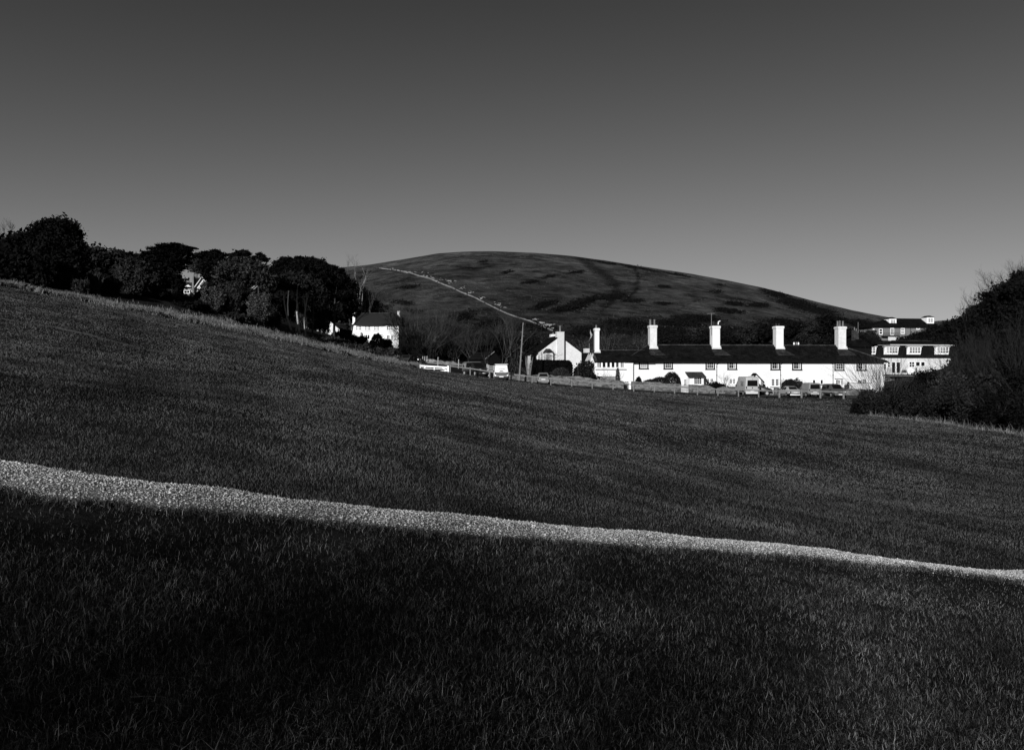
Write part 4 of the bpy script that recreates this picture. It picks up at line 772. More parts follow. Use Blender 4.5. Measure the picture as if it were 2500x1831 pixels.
# wooden gate behind the cars and wire fence posts by the lane
d = 119.0; a = at(1189, d); g2_ = empty('wooden_gate', a, 0, 'weathered wooden gate between the dark off-roader and the white van', 'gate')
def gp(px, py): v = W(px, py, d)-a; return Vector((v.x, 0, v.z))
for px, t_ in ((1189.5, 889), (1193, 891), (1206.5, 892), (1210, 891)): v = gp(px, t_); MB().box(v.x-.11, v.x+.11, -.1, .1, -1.2, v.z).build('post', M['palewood'], g2_)
for py in (894, 898, 902, 906): MB().beam(gp(1193, py), gp(1207, py+.5), .05, .12).build('rail', M['palewood'], g2_)
d = 132.0
for k, (px, t_, bt, lab) in enumerate(((1022, 871.5, 886, 'leaning grey stake, leftmost of the stakes by the lane'), (1031.5, 870.5, 886, 'thin grey stake, second from left by the lane'), (1036.5, 870.5, 887, 'thin grey stake, third from left by the lane'), (1041.8, 870, 888, 'thick grey stake at the end of the pale lane wall'), (1068.7, 872.5, 889, 'lone grey post standing before the middle of the pale lane wall'), (1119, 878, 895, 'stout grey post at the right end of the pale lane wall'))):
    v = W(px, bt, d); g0 = G(v.x, d); h = W(px, t_, d).z-g0; ln = -.25 if k == 0 else .05
    o = MB().hull8([(-.07, -.07, -.3), (.07, -.07, -.3), (.07, .07, -.3), (-.07, .07, -.3), (-.06+ln, -.06, h), (.06+ln, -.06, h), (.06+ln, .06, h+.05), (-.06+ln, .06, h+.05)]).build('fence_post', M['palewood'])
    o.location = (v.x, d, g0); tag(o, lab, 'post', 'posts by the lane')
# telegraph pole
d = 109.0; b = at(1267, d); e = empty('telegraph_pole', b, 0, 'tall leaning pale wooden telegraph pole beside the stone wall', 'pole')
tp = W(1277.5, 788, d)-b; MB().tube((0, 0, -.5), tp, .13, .08, 10).build('shaft', M['wood'], e); q = Vector((0, 0, 0)).lerp(tp, .935); MB().box(q.x+.02, q.x+.26, q.y-.12, q.y+.12, q.z-.35, q.z+.2).build('junction_box', M['blackpaint'], e)
m = MB()
for i in range(8): q = Vector((0, 0, 0)).lerp(tp, .35+.07*i); m.beam(q+Vector((-.25 if i % 2 else 0, -.1, 0)), q+Vector((0 if i % 2 else .25, -.1, 0)), .03, .03)
m.build('climbing_pegs', M['greypaint'], e)
# ------------------------------------------------------------------ vehicles (front is +x in local space)
def slab(root, name, q, mt, off=.012, th=.012, inset=(.08, .10), parent=None):
    q = [Vector(v) for v in q]; c = sum(q, Vector())/4; n = (q[1]-q[0]).cross(q[3]-q[0]).normalized(); cc = Vector((0, 0, .7))
    if n.dot(c-cc) < 0: n = -n
    a, b_ = inset; L2 = lambda u, v: (q[0]*(1-u)+q[1]*u)*(1-v)+(q[3]*(1-u)+q[2]*u)*v
    p = [L2(a, b_), L2(1-a, b_), L2(1-a, 1-b_), L2(a, 1-b_)]
    return MB().hull8([v+n*off for v in p]+[v+n*(off+th) for v in p]).build(name, M[mt], parent or root)
def vehicle(name, loc, rz, st, label, cat, paint, wheels, wr_=.32, glass=(), rear=None, front=None, two_tone=None, plate='plate', extras=None):
    root = empty(name, loc, rz, label, cat, 'vehicles parked behind the fence'); vs = []; n = 12
    for x, w, zb, zt, wr, zr in st:
        h = [(w*.82, zb), (w*.98, zb+.14), (w, (zb+zt)/2), (w*.97, zt), (wr, zr-.07), (wr*.84, zr)]
        vs += [(x, y, z) for y, z in h] + [(x, -y, z) for y, z in h[::-1]]
    N = len(st); fs = [(i*n+k, i*n+(k+1) % n, (i+1)*n+(k+1) % n, (i+1)*n+k) for i in range(N-1) for k in range(n)] + [tuple(range(n-1, -1, -1)), tuple((N-1)*n+k for k in range(n))]
    body = MB().add(vs, fs).build('body', M[paint], root, bevel=.03)
    for p in body.data.polygons: p.use_smooth = True
    for kind, i, *rest in glass:
        A, B_ = st[i], st[i+1]
        if kind == 'side':
            for s in (1, -1): slab(root, 'side_window', [(A[0], s*A[1]*.97, A[3]), (B_[0], s*B_[1]*.97, B_[3]), (B_[0], s*B_[4], B_[5]-.07), (A[0], s*A[4], A[5]-.07)], 'glass', inset=(rest[0] if rest else .06, .1))
        else:
            nm = 'windscreen' if kind == 'front' else 'rear_window'
            slab(root, nm, [(A[0], A[4]*.84, A[5]), (A[0], -A[4]*.84, A[5]), (B_[0], -B_[4]*.84, B_[5]), (B_[0], B_[4]*.84, B_[5])], 'glass', inset=(.05, .08))
    for x in wheels:
        for s in (1, -1):
            w = st[len(st)//2][1]; y = s*(w-.08)
            MB().tube((x, s*(w-.14), wr_), (x, s*(w+.012), wr_), wr_*1.16, wr_*1.16, 16).build('wheel_arch', M['tyre'], root)
            o = MB().tube((x, s*(w-.22), wr_), (x, s*(w+.03), wr_), wr_, wr_, 16).build('wheel', M['tyre'], root, bevel=.02)
            m = MB(); m.lathe([(wr_*.62, 0), (wr_*.62, .02), (wr_*.2, .03)], 0, 0, 12); q = m.build('rim', M['rim'], o); q.rotation_euler = (R(-90*s), 0, 0); q.location = (x, s*(w+.03), wr_)
    xf = st[-1][0]; xr = st[0][0]; wf, wb = st[-1][1], st[0][1]
    if front:
        zl, = front
        for s in (1, -1): MB().box(xf-.02, xf+.03, s*wf*.72-.17, s*wf*.72+.17, zl-.09, zl+.09).build('headlight', M['lamp'], root, bevel=.02)
        MB().box(xf, xf+.04, -wf*.5, wf*.5, zl-.1, zl+.06).build('grille', M['plastic'], root); MB().box(xf-.02, xf+.09, -wf*.95, wf*.95, .26, .48).build('bumper', M['plastic'] if paint != 'car_grey' else M['car_grey'], root, bevel=.03)
        MB().box(xf+.09, xf+.10, -.26, .26, .34, .45).build('number_plate', M[plate], root)
    if rear:
        zl, bm, zp = rear
        for s in (1, -1): MB().box(xr-.03, xr+.02, s*wb*.86-.07, s*wb*.86+.07, zl-.16, zl+.16).build('tail_light', M['plastic'], root, bevel=.01)
        MB().box(xr-.09, xr+.02, -wb*.97, wb*.97, .28, .52).build('bumper', M[bm], root, bevel=.03); MB().box(xr-.04 if zp > .55 else xr-.10, xr-.02 if zp > .55 else xr-.09, -.26, .26, zp-.055, zp+.055).build('number_plate', M[plate], root)
    for s in (1, -1):
        k = min(range(N), key=lambda i: abs(st[i][0]-(xf-1.25))); MB().box(st[k][0]-.06, st[k][0]+.08, s*(st[k][1]+.02), s*(st[k][1]+.2), st[k][3], st[k][3]+.15).hull8 and MB().hull8([(st[k][0]-.05, s*(st[k][1]-.02), st[k][3]), (st[k][0]+.07, s*(st[k][1]-.02), st[k][3]), (st[k][0]+.05, s*(st[k][1]+.2), st[k][3]), (st[k][0]-.05, s*(st[k][1]+.2), st[k][3]), (st[k][0]-.05, s*(st[k][1]-.02), st[k][3]+.15), (st[k][0]+.07, s*(st[k][1]-.02), st[k][3]+.15), (st[k][0]+.05, s*(st[k][1]+.2), st[k][3]+.15), (st[k][0]-.05, s*(st[k][1]+.2), st[k][3]+.15)]).build('wing_mirror', M['plastic'], root)
    if extras: extras(root, st)
    return root
VG = R(90)
def vloc(px, d): v = at(px, d); return (v.x, v.y, v.z)
# dark off-roader with pale roof, nose towards us and to the right
suv = [(-2.2, .84, .5, 1.0, .74, 1.66), (-2.05, .88, .42, 1.02, .76, 1.76), (-.5, .9, .4, 1.02, .78, 1.80), (.35, .9, .4, 1.02, .76, 1.76), (1.0, .88, .4, 1.02, .80, 1.09), (2.0, .86, .42, .96, .78, 1.02), (2.2, .80, .5, .85, .72, .92)]
def ex(root, st):
    MB().hull8([(-2.12, -.74, 1.74), (.30, -.74, 1.785), (.30, .74, 1.785), (-2.12, .74, 1.74), (-2.0, -.62, 1.84), (.1, -.62, 1.86), (.1, .62, 1.86), (-2.0, .62, 1.84)]).build('roof_panel', M['car_pale'], root, bevel=.03)
    for s in (1, -1): MB().hull8([(-2.2, s*.80, 1.06), (-1.0, s*.885, 1.06), (-1.0, s*.90, 1.06), (-2.2, s*.83, 1.06), (-2.15, s*.76, 1.68), (-1.0, s*.79, 1.72), (-1.0, s*.81, 1.72), (-2.15, s*.78, 1.68)]).build('canopy_side', M['car_pale'], root)
vehicle('off_road_car', vloc(1161, 104.5), R(-58), suv, 'dark off-road car with pale roof and rear canopy, nose towards the field', 'car', 'car_dark', (-1.35, 1.4), .37, [('side', 1), ('side', 2), ('front', 3)], front=(.82,), extras=ex)
# white van, rear on
van = [(-2.3, .86, .42, 1.05, .70, 1.80), (-2.22, .88, .36, 1.05, .74, 1.90), (.4, .88, .34, 1.05, .74, 1.92), (1.15, .88, .34, 1.05, .74, 1.80), (1.85, .86, .34, 1.02, .80, 1.10), (2.35, .80, .4, .8, .72, .86)]
def ex(root, st):
    MB().box(-2.34, -2.305, -.66, .66, .56, .98).build('lower_tailgate', M['car_grey'], root, bevel=.02); m = MB()
    for s in (1, -1): m.beam((-2.1, s*.66, 1.97), (1.0, s*.66, 1.97), .05, .05)
    for x in (-2.0, -.9, .3): m.beam((x, -.82, 2.0), (x, .82, 2.0), .06, .05)
    m.build('roof_rack', M['offwhite'], root); MB().hull8([(-2.33, -.32, 1.06), (-2.33, .32, 1.06), (-2.31, .32, 1.06), (-2.31, -.32, 1.06), (-2.33, -.12, 1.22), (-2.33, .12, 1.22), (-2.31, .12, 1.22), (-2.31, -.12, 1.22)]).build('emblem', M['greypaint'], root)
    m = MB(); r = R_(3); y = .50
    for i in range(11): h = .06+.07*r.random(); m.box(-2.325, -2.31, y-.055, y, 1.42-.02*i*.3, 1.42+h-.02*i*.3); y -= .09
    m.build('lettering', M['greypaint'], root)
vehicle('white_van', vloc(1224, 102.2), R(91), van, 'white panel van with roof rack and dark lower tailgate, rear towards the field', 'van', 'car_white', (-1.4, 1.45), .31, [('side', 2), ('front', 3)], rear=(.86, 'plastic', .44), extras=ex)
# silver-grey hatchback, rear on
hat = [(-1.95, .78, .42, .72, .72, .90), (-1.85, .82, .36, .88, .76, .96), (-1.45, .84, .33, .92, .62, 1.36), (-1.2, .85, .32, .92, .62, 1.46), (.1, .85, .32, .92, .62, 1.48), (.9, .85, .32, .92, .76, .99), (1.7, .82, .34, .80, .72, .86), (1.95, .74, .4, .66, .66, .72)]
vehicle('grey_hatchback', vloc(1326.5, 105.8), R(88), hat, 'grey hatchback with wide dark rear window, before the stone wall left of the round bush', 'car', 'car_pale', (-1.2, 1.25), .30, [('rear', 1), ('side', 3), ('front', 4)], rear=(.78, 'car_pale', .62))
# tall camper van, rear on
cam_ = [(-2.75, .90, .45, 1.25, .80, 2.30), (-2.66, .93, .38, 1.25, .83, 2.46), (-2.4, .93, .34, 1.25, .84, 2.52), (.9, .93, .34, 1.25, .84, 2.52), (1.35, .93, .34, 1.25, .80, 2.0), (1.95, .93, .34, 1.2, .84, 1.38), (2.5, .90, .36, 1.0, .82, 1.06), (2.75, .82, .42, .8, .74, .85)]
def ex(root, st):
    MB().hull8([(-2.775, -.68, 1.28), (-2.775, .68, 1.28), (-2.745, .68, 1.28), (-2.745, -.68, 1.28), (-2.79, -.64, 2.06), (-2.79, .64, 2.06), (-2.76, .64, 2.06), (-2.76, -.64, 2.06)]).build('rear_window', M['glass'], root, bevel=.01)
    m = MB(); m.box(-2.79, -2.765, -.06, .06, 1.0, 1.16); m.box(-2.80, -2.765, -.05, .05, 2.20, 2.24); m.build('handle', M['blackpaint'], root)
    MB().box(-2.5, -2.0, -.3, .3, 2.53, 2.62).build('roof_vent', M['offwhite'], root, bevel=.03)
    for s in (1, -1): MB().box(-1.9, -.6, s*.90-.035, s*.90+.035, 1.30, 1.95).build('side_panel', M['car_silver'], root, bevel=.02)
    for s in (1, -1): MB().box(-2.0, 2.0, s*.94-.02, s*.94+.02, .62, .74).build('rubbing_strip', M['plastic'], root)
    MB().box(-2.80, -2.77, -.8, .8, .72, .80).build('trim', M['offwhite'], root)
vehicle('camper_van', vloc(1822, 108.0), R(90), cam_, 'tall pale camper van with black rear window, rear towards the field', 'van', 'car_cream', (-1.8, 1.7), .34, [('side', 4), ('front', 4)], rear=(1.1, 'offwhite', .62), extras=ex)
# dark car beyond, side on
def ex(root, st): MB().hull8([(.85, -.70, 1.0), (1.75, -.66, .87), (1.75, .66, .87), (.85, .70, 1.0), (.85, -.66, 1.03), (1.72, -.62, .90), (1.72, .62, .90), (.85, .66, 1.03)]).build('bonnet', M['car_silver'], root)
hat2 = [(a, b_, c_, d_*1.1, e_, f_*1.13) for a, b_, c_, d_, e_, f_ in hat]
vehicle('dark_hatchback', vloc(1849, 110.2), R(-16), hat2, 'dark hatchback with grey bonnet, half hidden behind the camper van', 'car', 'car_dark', (-1.2, 1.25), .31, [('rear', 1), ('side', 3), ('front', 4)], front=(.68,), extras=ex)
# saloon
sal = [(-2.15, .74, .42, .70, .66, .84), (-2.0, .82, .34, .86, .74, .93), (-1.55, .85, .31, .92, .72, .99), (-.95, .86, .30, .92, .60, 1.36), (-.2, .86, .30, .92, .61, 1.42), (.45, .86, .30, .92, .58, 1.36), (1.15, .85, .31, .90, .74, .95), (1.95, .80, .34, .76, .70, .82), (2.15, .70, .4, .62, .6, .68)]
vehicle('silver_saloon', vloc(1926, 105.0), R(93), sal, 'rounded silver saloon, rear towards the field, between the picket gate and the small van', 'car', 'car_cream', (-1.3, 1.35), .30, [('rear', 2), ('side', 3, .1), ('side', 4), ('front', 5)], rear=(.72, 'car_white', .64))
sv = [(-2.05, .84, .40, 1.0, .70, 1.72), (-1.97, .86, .34, 1.0, .72, 1.82), (.2, .86, .32, 1.0, .72, 1.84), (.6, .86, .32, 1.0, .70, 1.74), (1.2, .85, .32, .98, .76, 1.06), (1.85, .80, .36, .8, .72, .88), (2.05, .72, .4, .68, .66, .76)]
def ex(root, st):
    MB().hull8([(-2.075, -.62, 1.08), (-2.075, .62, 1.08), (-2.045, .62, 1.08), (-2.045, -.62, 1.08), (-2.085, -.58, 1.66), (-2.085, .58, 1.66), (-2.055, .58, 1.66), (-2.055, -.58, 1.66)]).build('rear_window', M['glass'], root)
    MB().box(-2.16, -2.14, -.58, .58, .30, .52).build('bumper_strip', M['white'], root); MB().box(-2.08, -2.055, -.03, .03, .90, 1.0).build('handle', M['blackpaint'], root)
vehicle('small_van', vloc(1975.5, 105.2), R(90), sv, 'small silver van with square rear window and white bumper, between saloon and people carrier', 'van', 'car_pale', (-1.25, 1.3), .31, [('front', 3), ('side', 3)], rear=(.9, 'car_grey', .70), extras=ex)
mpv = [(-2.2, .84, .42, .96, .68, 1.56), (-2.0, .88, .34, 1.0, .72, 1.70), (-.4, .9, .32, 1.0, .72, 1.74), (.5, .9, .32, 1.0, .70, 1.66), (1.45, .89, .32, .98, .76, 1.06), (2.1, .84, .36, .84, .74, .90), (2.25, .76, .42, .7, .66, .76)]
vehicle('people_carrier', vloc(2035.5, 106.0), R(-91), mpv, 'dark grey people carrier facing the field, last vehicle on the right', 'car', 'car_grey', (-1.4, 1.45), .32, [('side', 0), ('side', 1), ('side', 2), ('front', 3)], front=(.72,))
vehicle('dark_estate', vloc(1004, 131.0), R(-20), [(a, b_, c_, d_, e_, f_) for a, b_, c_, d_, e_, f_ in hat], 'dark car roof showing over the rough bank left of the white gate', 'car', 'car_dark', (-1.2, 1.25), .30, [('rear', 1), ('side', 3), ('front', 4)], front=(.68,))

# ------------------------------------------------------------------ lane behind the fence, gravel path
def strip(name, L0, L1, nu, nv, mt, lift, crown=0.0, rag=0.0):
    """surface strip draped on the ground between two world polylines"""
    A = np.array([(p[0], p[1]) for p in L0]); B_ = np.array([(p[0], p[1]) for p in L1])
    def res(P):
        s = np.r_[0, np.cumsum(np.hypot(*np.diff(P, axis=0).T))]; q = np.linspace(0, s[-1], nu); return np.c_[np.interp(q, s, P[:, 0]), np.interp(q, s, P[:, 1])]
    A, B_ = res(A), res(B_); t = np.linspace(0, 1, nv)[None, :, None]; P = A[:, None]*(1-t)+B_[:, None]*t
    if rag:
        q = np.arange(nu)*.23; w0 = rag*(np.sin(q*.31+np.sin(q*.13)*2)+.6*np.sin(q*.9+1)+.45*np.sin(q*2.3)+.5*np.sin(q*5.1+np.sin(q*3))); w1 = rag*(np.sin(q*.27+2)+.6*np.sin(q*.8+np.sin(q*.2)*2)+.45*np.sin(q*2.9)+.5*np.sin(q*6.3+np.sin(q*2))); tt = t[0, :, 0]; P[..., 1] += w0[:, None]*(1-tt)[None]+w1[:, None]*tt[None]
    x, y = P[..., 0], P[..., 1]
    z = gz(x, y)+lift+crown*np.sin(np.pi*t[..., 0]); o = np_mesh(name, np.c_[x.ravel(), y.ravel(), z.ravel()], grid_faces(nu, nv)[:, ::-1], mt, smooth=True); return tag(o, kind='structure'), x, y, z
strip('road', [((px-1250)/F*103.2, 103.2) for px in range(1020, 2200, 20)], [((px-1250)/F*111.6, 111.6) for px in range(1020, 2200, 20)], 240, 10, M['road'], .05)
UP = [(0,1126.5),(88,1137.6),(177,1155),(248,1166),(376,1182),(478,1188.5),(575,1199.6),(690,1219.5),(900,1241.6),(1100,1257),(1300,1277),(1500,1297.5),(1677,1311),(1841,1326),(2010,1339.6),(2076,1353),(2253,1377),(2500,1396)]
LO = [(0,1197),(88,1226),(199,1232),(301,1234),(354,1250),(478,1257),(619,1266),(752,1283.6),(900,1294.7),(1100,1311),(1300,1326),(1500,1341),(1722,1353),(1899,1365),(2076,1380),(2253,1396),(2500,1425)]
U_ = [hit(a, b_, 3, 30) for a, b_ in UP]; L_o = [hit(a, b_, 3, 30) for a, b_ in LO]
def ext(Q): a = Q[0]+(Q[0]-Q[2]).normalized()*9; b_ = Q[-1]+(Q[-1]-Q[-3]).normalized()*14; return [a]+Q+[b_]
U_ = ext(U_); L_o = ext(L_o)
po, PX, PY, PZ = strip('path', U_, L_o, 900, 36, M['gravel'], .012, .035, rag=.022)
U2 = np.array([(p.x, p.y) for p in U_]); L2_ = np.array([(p.x, p.y) for p in L_o])
def in_path(x, y, m=0.0): return (y < np.interp(x, U2[:, 0], U2[:, 1])+m) & (y > np.interp(x, L2_[:, 0], L2_[:, 1])-m)
tl = [(-200,745),(0,779),(114,797),(291,838),(409,865),(523,874),(773,906),(1000,930)]
th_ = [hit(a, b_, 5, 100) for a, b_ in tl]; strip('worn_track', [p+Vector((-.1, .28, 0)) for p in th_], [p+Vector((.1, -.28, 0)) for p in th_], 300, 6, mat('worn_turf', 0.10, 1, .5, 2.5, .03, 9, .05), .022)
# loose stones on the path (nobody could count them)
r = R_(21); n = 130000; u = r.random(n)*(PX.shape[0]-1); v = r.uniform(-.05, 1.05, n)*(PX.shape[1]-1); ui = u.astype(int); vi = np.clip(v, 0, PX.shape[1]-1).astype(int); over = v-np.clip(v, 0, PX.shape[1]-1)
x = PX[ui, vi]+r.normal(size=n)*.02; y = PY[ui, vi]+r.normal(size=n)*.02 + over*-.03; z = PZ[ui, vi]+.004-np.abs(over)*.03
s = r.gamma(1.8, .0024, n)+.0025; oct_ = np.array([(1,0,0),(0,1,0),(-1,0,0),(0,-1,0),(0,0,1),(0,0,-1)], float)
V = oct_[None]*s[:, None, None]*r.uniform(.55, 1.3, (n, 6, 1)); a = r.uniform(0, 6.28, n); ca, sa = np.cos(a)[:, None], np.sin(a)[:, None]
V = np.stack([V[..., 0]*ca-V[..., 1]*sa, V[..., 0]*sa+V[..., 1]*ca, V[..., 2]*.5+V[..., 0]*r.normal(size=(n, 1))*.3], -1)+np.stack([x, y, z], -1)[:, None]
fc = np.array([(0,1,4),(1,2,4),(2,3,4),(3,0,4),(1,0,5),(2,1,5),(3,2,5),(0,3,5)]); Fc = (np.arange(n)[:, None, None]*6+fc[None]).reshape(-1, 3)
tag(np_mesh('gravel', V.reshape(-1, 3), Fc, M['stone_bit']), 'loose pale gravel scattered along the path', 'gravel', kind='stuff')

# ------------------------------------------------------------------ grass (stuff)
def blades(x, y, z, h, wd, r, curl=.9):
    n = len(x); a = r.uniform(0, 6.283, n); dx, dy = np.cos(a), np.sin(a); sx, sy = -dy, dx; c = r.uniform(.15, 1.0, n)*curl; b0 = np.stack([x, y, z], -1); S = np.stack([sx, sy, np.zeros(n)], -1)*wd[:, None]; D = np.stack([dx, dy, np.zeros(n)], -1)
    Z = np.array([0, 0, 1.]); h = h[:, None]; c = c[:, None]
    p1 = b0+D*h*c*.22+Z*h*.5+r.normal(size=(n, 3))*h*.14; p2 = b0+D*h*c*.62+Z*h*(.98-.34*c)+r.normal(size=(n, 3))*np.array([1, 1, .7])*h*.26; tw = r.normal(size=(n, 1))*.35; S1 = S*np.cos(tw)+D*wd[:, None]*np.sin(tw)
    V = np.stack([b0-S, b0+S, p1-S1*.85, p1+S1*.85, p2-S1*.18, p2+S1*.18], 1).reshape(-1, 3); i = np.arange(n)*6
    return V, np.concatenate([np.c_[i, i+1, i+3, i+2], np.c_[i+2, i+3, i+5, i+4]])
def scatter(n, d0, d1, r, pw=1.0, umax=.78):
    t = r.random(n)**pw; d = d0*(d1/d0)**t if pw == 1.0 else d0+(d1-d0)*t; u = r.uniform(-umax, umax, n); return u*d, d
def clump(x, y): return .5+.5*np.sin(x*1.7+1.9*np.sin(y*1.3))*np.sin(y*2.1+1.4*np.sin(x*.9))
r = R_(31)
n = 850000; x, y = scatter(n, 2.7, 17, r); edge = (y > np.interp(x, L2_[:, 0], L2_[:, 1]))
k = clump(x, y)*.5+clump(x*2.7+3, y*2.3)*.5; keep = (~in_path(x, y, -.03) | (r.random(n) < np.clip((x-3)*.08, 0, .6))) & (r.random(n) < .25+.75*k) & ~((x < -1.3) & (y > 5.2) & (y < 7.6) & ~edge & (r.random(n) < .72) & (x > -4.5)); x, y, k, edge = x[keep], y[keep], k[keep], edge[keep]
n = len(x); z = gz(x, y)-.005; long_ = np.where(edge, .35, 1.0)*np.clip(1.1-y/22, .4, 1.1); h = (.020+.056*r.random(n)**1.6+.027*k)*long_ ; h[r.random(n) < .02] *= 1.6
wd = (.0007+.0008*r.random(n))*(1+y*.075)
q = r.integers(0, len(PX), 26000); x2 = PX[q, -1]+r.normal(size=26000)*.04; y2 = PY[q, -1]+r.normal(size=26000)*.05-.03; x = np.r_[x, x2]; y = np.r_[y, y2]; z = np.r_[z, gz(x2, y2)]; h = np.r_[h, .05+.06*r.random(26000)]; wd = np.r_[wd, .0016+.001*r.random(26000)]
V, Fc = blades(x, y, z, h, wd, r, 1.9); go_ = np_mesh('grass', V, Fc, M['grass']); tag(go_, 'long tangled grass in the foreground on both sides of the gravel path', 'grass', kind='stuff')
n = 640000; x, y = scatter(n, 6.5, 101, r, umax=.72); g1 = gz(x, y); py = HZ-(g1-EYE)/y*F; px = 1250+x/y*F
ed = np.interp(px, [0, 300, 550, 700, 850, 1000, 1099], [700, 757, 806, 836, 870, 893, 907]); keep = (py > ed-2) | (px > 1099); keep &= (r.random(n) < np.clip((y-9)/9, .55, 1)) & (y > np.interp(x, U2[:, 0], U2[:, 1])+.06); keep &= ~((px > 2080) & (py < np.interp(px, [2080, 2177, 2303, 2500], [1005, 1021, 1034, 1065])))
x, y, z = x[keep], y[keep], g1[keep]; n = len(x); k = clump(x*.35, y*.22); h = (.022+.034*r.random(n)+.03*k)*np.clip(.7+y/90, 0, 1.5); wd = (.0035+.003*r.random(n))*(y/14)**1.32
V, Fc = blades(x, y, z-.005, h, wd, r, .8); go2 = np_mesh('field_grass', V, Fc, M['fieldgrass']); tag(go2, 'short grazed grass across the middle of the field', 'grass', kind='stuff')
# rough dry grass along the field's upper edge, standing on a small bank
ep = [(-250,646,66),(0,698,72),(150,726,76),(300,755,82),(430,780,87),(550,804,93),(700,834,105),(850,868,117),(930,884,124),(1000,893,122),(1015,896,120)]
r = R_(33); n = 95000; t = r.random(n)*(len(ep)-1); ti = t.astype(int); tf = (t-ti)[:, None]; E = np.array([W(*e)[:] for e in ep]); Q = E[ti]*(1-tf)+E[ti+1]*tf
off = r.gamma(1.6, 2.2, n); pxs = 1250+Q[:, 0]/Q[:, 1]*F; depthy = np.clip(.35+(pxs-100)/500, .3, 1.35)*np.where(pxs > 860, .6, 1); x = Q[:, 0]+r.normal(size=n)*.8-off*.15; y = Q[:, 1]+off*depthy*1.6; cl = .5+.5*np.sin(x*1.1+y*.7)*np.sin(x*.37-y*.5)
keep = r.random(n) < .25+.75*cl; x, y, cl = x[keep], y[keep], cl[keep]; n = len(x); z = gz(x, y); h = .22+.5*r.random(n)*cl+.15*r.random(n); V, Fc = blades(x, y, z, h, .014+.02*r.random(n), r, .9)
tag(np_mesh('rough_grass', V, Fc, M['rough']), 'tall pale dry grass along the upper edge of the field', 'grass', kind='stuff')
r = R_(34); n = 9000; t = r.random(n)*(len(ep)-1); ti = t.astype(int); tf = (t-ti)[:, None]; Q = E[ti]*(1-tf)+E[ti+1]*tf; c = .5+.5*np.sin(Q[:, 0]*1.9)*np.sin(Q[:, 1]*.63+1); keep = (r.random(n) < c**3); Q = Q[keep]; n = len(Q)
pts = Q+np.c_[r.normal(size=n)*.25, r.normal(size=n)*.35-.2, np.abs(r.normal(size=n))*.16]; pts[:, 2] = gz(pts[:, 0], pts[:, 1])+np.abs(r.normal(size=n))*.16; V, Fc = leaves(pts, .16, r)
tag(np_mesh('bank_weeds', V, Fc, M['leaf_black']), 'low dark weeds at the foot of the dry grass bank', 'ground cover', kind='stuff')
# weeds on the far verge of the path
r = R_(35)
for k_, (px, py, lab) in enumerate(((2100, 1336, 'small pale grass tuft on the verge above the narrowing path, leftmost of three'), (2268, 1350, 'pale wiry grass tuft on the verge, middle of three'), (2368, 1362, 'largest pale wiry grass tuft on the verge, rightmost of three'))):
    b = hit(px, py, 5, 25); n = (50, 80, 120)[k_]; a = np.clip(r.normal(size=(n, 2)), -1.5, 1.5)*np.array([.08, .05]); V, Fc = blades(a[:, 0], a[:, 1]*.6, np.zeros(n), .05+.14*r.random(n), .0018+.0012*r.random(n), r, 1.5); o = np_mesh('grass_tuft', V, Fc, M['grass']); o.location = b; tag(o, lab, 'grass tuft', 'tufts on the path verge')
# ------------------------------------------------------------------ woodland on the left
WG = 'trees of the wood on the left'
BT = lambda *a, **k: broad_tree(*a, group=WG, **k)
BT(10, 118, 580, 90, 'black dense tree at the far left edge of the wood', m='leaf_black', n=9000, blobs=[(0, 640, 55, 60), (-20, 620, 40, 40), (40, 650, 45, 45), (70, 625, 30, 38), (60, 600, 22, 18)], seed=1)
bare_tree(24, 135, 6.6, 'pale leafless birch standing against the sky at the far left', m='twig_pale', seed=2, lev=7, spread=.45, up=.2, group=WG, base=W(24, 655, 135), rad=.2, kids=4)
bare_tree(52, 140, 5.2, 'pale round-headed leafless tree beside the birch at far left', m='twig_pale', seed=3, lev=7, spread=.65, group=WG, base=W(54, 655, 140), rad=.2, kids=4)
BT(138, 108, 535, 130, 'biggest round black pine rising above the left skyline', m='leaf_black', n=42000, leaf=.22, seed=4, hollow=.6, dy=.3,
   blobs=[(138, 575, 44, 38), (112, 560, 24, 20), (140, 552, 30, 15), (158, 566, 26, 22), (176, 582, 17, 18), (100, 585, 26, 28), (82, 569, 13, 6), (150, 610, 50, 40), (195, 602, 14, 8), (208, 609, 12, 5), (110, 640, 50, 40), (170, 640, 45, 35)])
BT(60, 112, 580, 90, 'low black tree filling the gap left of the biggest pine', m='leaf_black', n=9000, seed=5, blobs=[(60, 610, 40, 32), (40, 640, 40, 40), (90, 650, 50, 40), (55, 590, 25, 15)])
BT(240, 122, 612, 100, 'broad dark evergreen at the skyline right of the biggest pine', m='leaf_dark', n=15000, seed=6, blobs=[(235, 640, 45, 28), (215, 628, 28, 15), (255, 632, 30, 18), (190, 655, 40, 35), (270, 660, 40, 35), (225, 670, 45, 30)])
BT(310, 170, 618, 120, 'distant dark trees forming the low skyline left of the cedar', m='leaf_black', n=14000, seed=7, leaf=.45, base=W(310, 690, 170), blobs=[(300, 635, 40, 16), (340, 634, 35, 16), (270, 640, 30, 18), (320, 655, 60, 28), (365, 650, 35, 25)])
BT(330, 112, 638, 90, 'domed evergreen oak with sunlit rim in front of the cedar', m='leaf_dark', n=15000, seed=8, leaf=.26, blobs=[(325, 668, 38, 26), (300, 680, 24, 22), (350, 675, 30, 26), (330, 650, 26, 12), (315, 700, 35, 20), (370, 690, 26, 26)])
